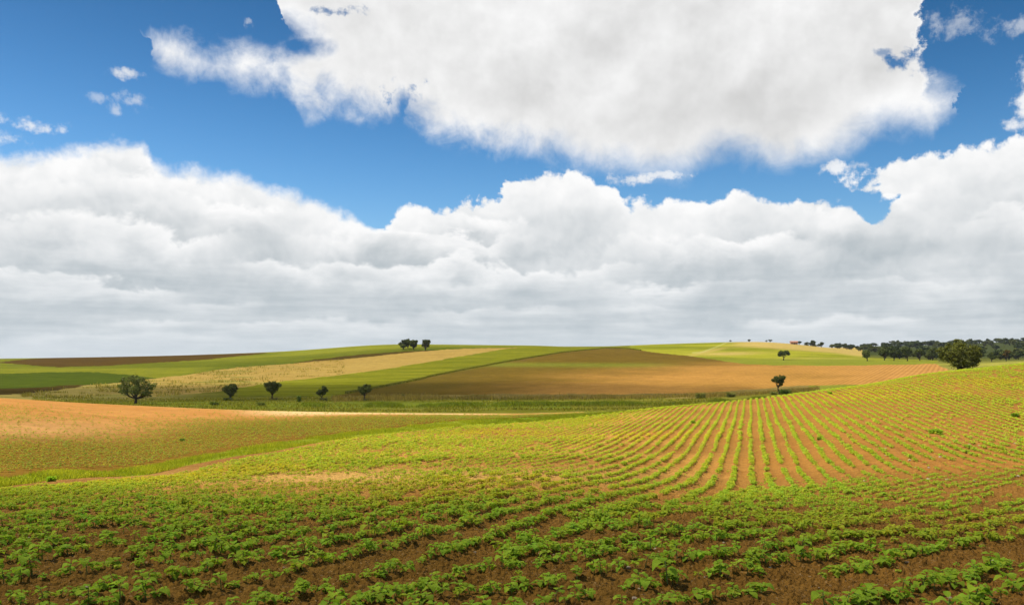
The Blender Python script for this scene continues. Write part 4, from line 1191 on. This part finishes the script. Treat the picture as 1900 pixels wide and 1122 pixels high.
# ------------------------------------------------------------------ weeds, shrubs, stones, farmhouse
def tuft(seed, n, H, W, tint, w=.03):
    """a bushy weed or shrub: many narrow leaves fanning from a short stem"""
    r = np.random.default_rng(seed)
    V, T = [], []
    for i in range(n):
        a = r.uniform(0, 6.283); q = r.random() ** .6
        b = np.array((math.cos(a), math.sin(a), 0)) * W * .18 * q
        z0 = H * r.random() ** 1.3 * .75
        p0 = b * (1 + z0 / H) + (0, 0, z0)
        tip = np.array((math.cos(a), math.sin(a), 0)) * W * .5 * (q + .25) + np.array((0, 0, min(H, z0 + H * r.uniform(.12, .4) * (1.15 - q * .5)))) + r.normal(0, .05, 3) * W
        d = np.cross(tip - p0, r.normal(0, 1, 3)); d = d / (np.linalg.norm(d) + 1e-9) * w * r.uniform(.6, 1.4)
        m_ = (p0 + tip) * .5
        V += [p0, m_ + d, tip, m_ - d]
        T += [np.array(tint) * r.uniform(.65, 1.35)] * 4
    V = np.array(V); V[:, 2] -= .01
    return V, np.arange(len(V)).reshape(-1, 4), np.array(T)


def build_small():
    G = None
    for px, Y, H, W, tint, nm, lab, n in (
            (95, 36.0, .5, .8, (.14, .21, .016), 'weed_clump', 'dark green weed clump growing in the grass strip at the left edge', 420),
            (338, 64.0, .45, .8, (.06, .10, .014), 'weed_clump', 'lone dark weed standing among seedlings on the orange field', 220),
            (1540, 90.0, .6, 1.0, (.11, .17, .015), 'weed_clump', 'dark green weed clump near the top of the sunflower rows', 260),
            (1286, 66.0, .45, .85, (.12, .17, .018), 'weed_clump', 'small weed clump between two sunflower rows, left of centre hill', 200),
            (1736, 46.5, .55, 1.5, (.14, .19, .02), 'weed_clump', 'spreading weed patch filling a gap in the rows at right', 420),
            (1884, 57.5, .6, 1.1, (.09, .14, .014), 'weed_clump', 'dark weed clump in the sunflowers at the right edge', 300),
            (1521, 47.0, .4, .7, (.13, .17, .02), 'weed_clump', 'low pale weed on the soil between sunflower rows', 160),
            (555, 168, 1.7, 1.1, (.07, .095, .018), 'shrub', 'narrow upright shrub between the second and third valley trees', 500),
            (748, 183, 1.5, 1.1, (.075, .075, .024), 'shrub', 'thin twiggy shrub at the foot of the brown slope', 260),
            (1457, 175, 1.4, 3.2, (.055, .08, .014), 'shrub', 'low dark bush at the foot of the leaning tree', 700),
            (1436, 177, .9, 2.0, (.09, .095, .02), 'shrub', 'small olive bush left of the leaning tree', 400),
            (398, 152, .9, 2.2, (.07, .085, .018), 'shrub', 'low dark bramble patch below the first small olive tree', 400),
            (484, 152, .8, 2.0, (.08, .09, .02), 'shrub', 'low bramble patch below the fan shaped olive tree', 360),
            (423, solve_y(427, 742, 150, 230) - 1.5, .8, 2.6, (.05, .06, .015), 'shrub', 'dark low scrub around the foot of the first small olive tree', 420),
            (600, solve_y(597, 742, 150, 230) - 1.5, .7, 2.4, (.055, .055, .018), 'shrub', 'brownish low scrub around the foot of the lopsided olive tree', 380),
            (508, solve_y(505, 741, 150, 230) - 1.5, .6, 2.4, (.06, .055, .018), 'shrub', 'brownish low scrub at the foot of the fan shaped olive tree', 340),
            (680, solve_y(676, 742, 150, 230) - 1.5, .6, 2.4, (.06, .06, .018), 'shrub', 'low dark scrub at the foot of the oval olive tree', 340),
            (1300, 178, 1.5, 3.0, (.09, .09, .02), 'shrub', 'olive brown bush in the band of dry weeds', 600),
            (1356, 176, 1.4, 2.6, (.085, .085, .02), 'shrub', 'dark bush where dry weeds meet the crest of the sunflowers', 600)):
        k_ = .6 if nm == 'weed_clump' else .95
        v, q, t = tuft(int(px), n, H * .85 * k_, W * .8 * k_, np.array(tint) * (2.0 if nm == 'weed_clump' else 2.4), .022 + .02 * H)
        o = obj(nm, np_mesh(nm, v, q, 4, {'tint': t}, False, [M_GRASS if nm == 'weed_clump' else M_CROWN]))
        o.location = at(px, Y)
        tag(o, lab, 'weed' if nm == 'weed_clump' else 'shrub', 'weeds in the fields' if nm == 'weed_clump' else 'shrubs in the valley')
    # pale stones lying on the soil
    import bmesh
    r = np.random.default_rng(61)
    stones = []
    for k in range(6):
        bm = bmesh.new(); bmesh.ops.create_icosphere(bm, subdivisions=2, radius=1.0)
        for v in bm.verts:
            v.co = Vector((v.co.x * r.uniform(.85, 1.15), v.co.y * r.uniform(.7, .95), v.co.z * .55)) + Vector(r.normal(0, .09, 3))
        me = bpy.data.meshes.new('stone'); bm.to_mesh(me); bm.free(); me.materials.append(M_STONE)
        stones.append(me)
    for j in range(96):
        if j < 62: px, Y, s = r.uniform(0, 1900), r.uniform(4.9, 11), r.uniform(.006, .017)
        elif j < 74: px, Y, s = r.uniform(1000, 1900), r.uniform(4.9, 8), r.uniform(.012, .024)
        else: px, Y, s = r.normal(1760, 90), r.uniform(24, 44), r.uniform(.03, .085)
        o = bpy.data.objects.new('stone', stones[j % 6]); col.objects.link(o)
        o.location = at(px, Y, s * .15); o.rotation_euler = (0, 0, r.uniform(0, 6.28)); o.scale = (s,) * 3
        if j < 74: tag(o, 'small pale stone on the dark soil between the nearest sunflowers', 'stone', 'stones between the nearest plants')
        else: tag(o, 'larger pale stone on the thin patch of the sunflower field at right', 'stone', 'stones on the right of the field')
    # farmhouse on the skyline
    Y = 690; p = at(1473, Y)
    root = bpy.data.objects.new('farmhouse', None); col.objects.link(root); root.location = (p.x, p.y, p.z - .6)
    root.rotation_euler = (0, 0, R(-12))
    tag(root, 'small low pinkish farmhouse among trees on the skyline', 'house')
    W, D, Hh = 2.9, 2.2, 2.4

    def box(x0, x1, y0, y1, z0, z1):
        v = np.array([(x, y, z) for z in (z0, z1) for x, y in ((x0, y0), (x1, y0), (x1, y1), (x0, y1))], float)
        f = np.array([(0, 3, 2, 1), (4, 5, 6, 7), (0, 1, 5, 4), (1, 2, 6, 5), (2, 3, 7, 6), (3, 0, 4, 7)])
        return v, f
    v, f = box(-W, W, -D, D, -1, Hh)
    obj('wall', np_mesh('wall', v, f, 4, None, False, [plain_material('pink_render', (.52, .30, .22), .9, 1.5, .2, .1)]), root)
    rv = np.array([(-W - .3, -D - .35, Hh + .02), (W + .3, -D - .35, Hh + .02), (W + .3, 0, Hh + 1.0), (-W - .3, 0, Hh + 1.0), (-W - .3, D + .35, Hh + .02), (W + .3, D + .35, Hh + .02)])
    rf = np.array([(0, 1, 2, 3), (3, 2, 5, 4), (0, 4, 5, 1)])
    rv2 = np.concatenate([rv, rv[[0, 3, 4]], rv[[1, 2, 5]]])
    rf = np.concatenate([rf, [(0, 3, 4, 4)], [(1, 5, 2, 2)]])[:3]
    obj('roof', np_mesh('roof', rv, rf, 4, None, False, [plain_material('clay_tiles', (.40, .17, .10), .85, 2.0, .3, .3)]), root)
    g = plain_material('dark_opening', (.05, .04, .035), .7, 2, .2, 0)
    for x in (-1.7, 1.6):
        v, f = box(x - .4, x + .4, -D - .03, -D + .05, 1.0, 1.9)
        obj('window', np_mesh('window', v, f, 4, None, False, [g]), root)
    v, f = box(-.45, .45, -D - .03, -D + .05, 0, 1.95)
    obj('door', np_mesh('door', v, f, 4, None, False, [g]), root)


build_small()


# ------------------------------------------------------------------ thin air between here and the far wood
def build_haze():
    import bmesh
    bm = bmesh.new(); bmesh.ops.create_cube(bm, size=1.0)
    me = bpy.data.meshes.new('haze'); bm.to_mesh(me); bm.free()
    m = bpy.data.materials.new('haze_air'); m.use_nodes = True
    nt = m.node_tree; nt.nodes.clear()
    out = nt.nodes.new('ShaderNodeOutputMaterial'); pv = nt.nodes.new('ShaderNodeVolumePrincipled')
    pv.inputs['Color'].default_value = (.82, .89, 1, 1); pv.inputs['Density'].default_value = .00006
    pv.inputs['Anisotropy'].default_value = .3
    nt.links.new(pv.outputs[0], out.inputs['Volume'])
    me.materials.append(m)
    o = obj('haze', me)
    o.scale = (10600, 3160, 112); o.location = (0, 1530, -22)
    tag(o, 'thin pale haze of air over the fields', None, None, 'stuff')


build_haze()
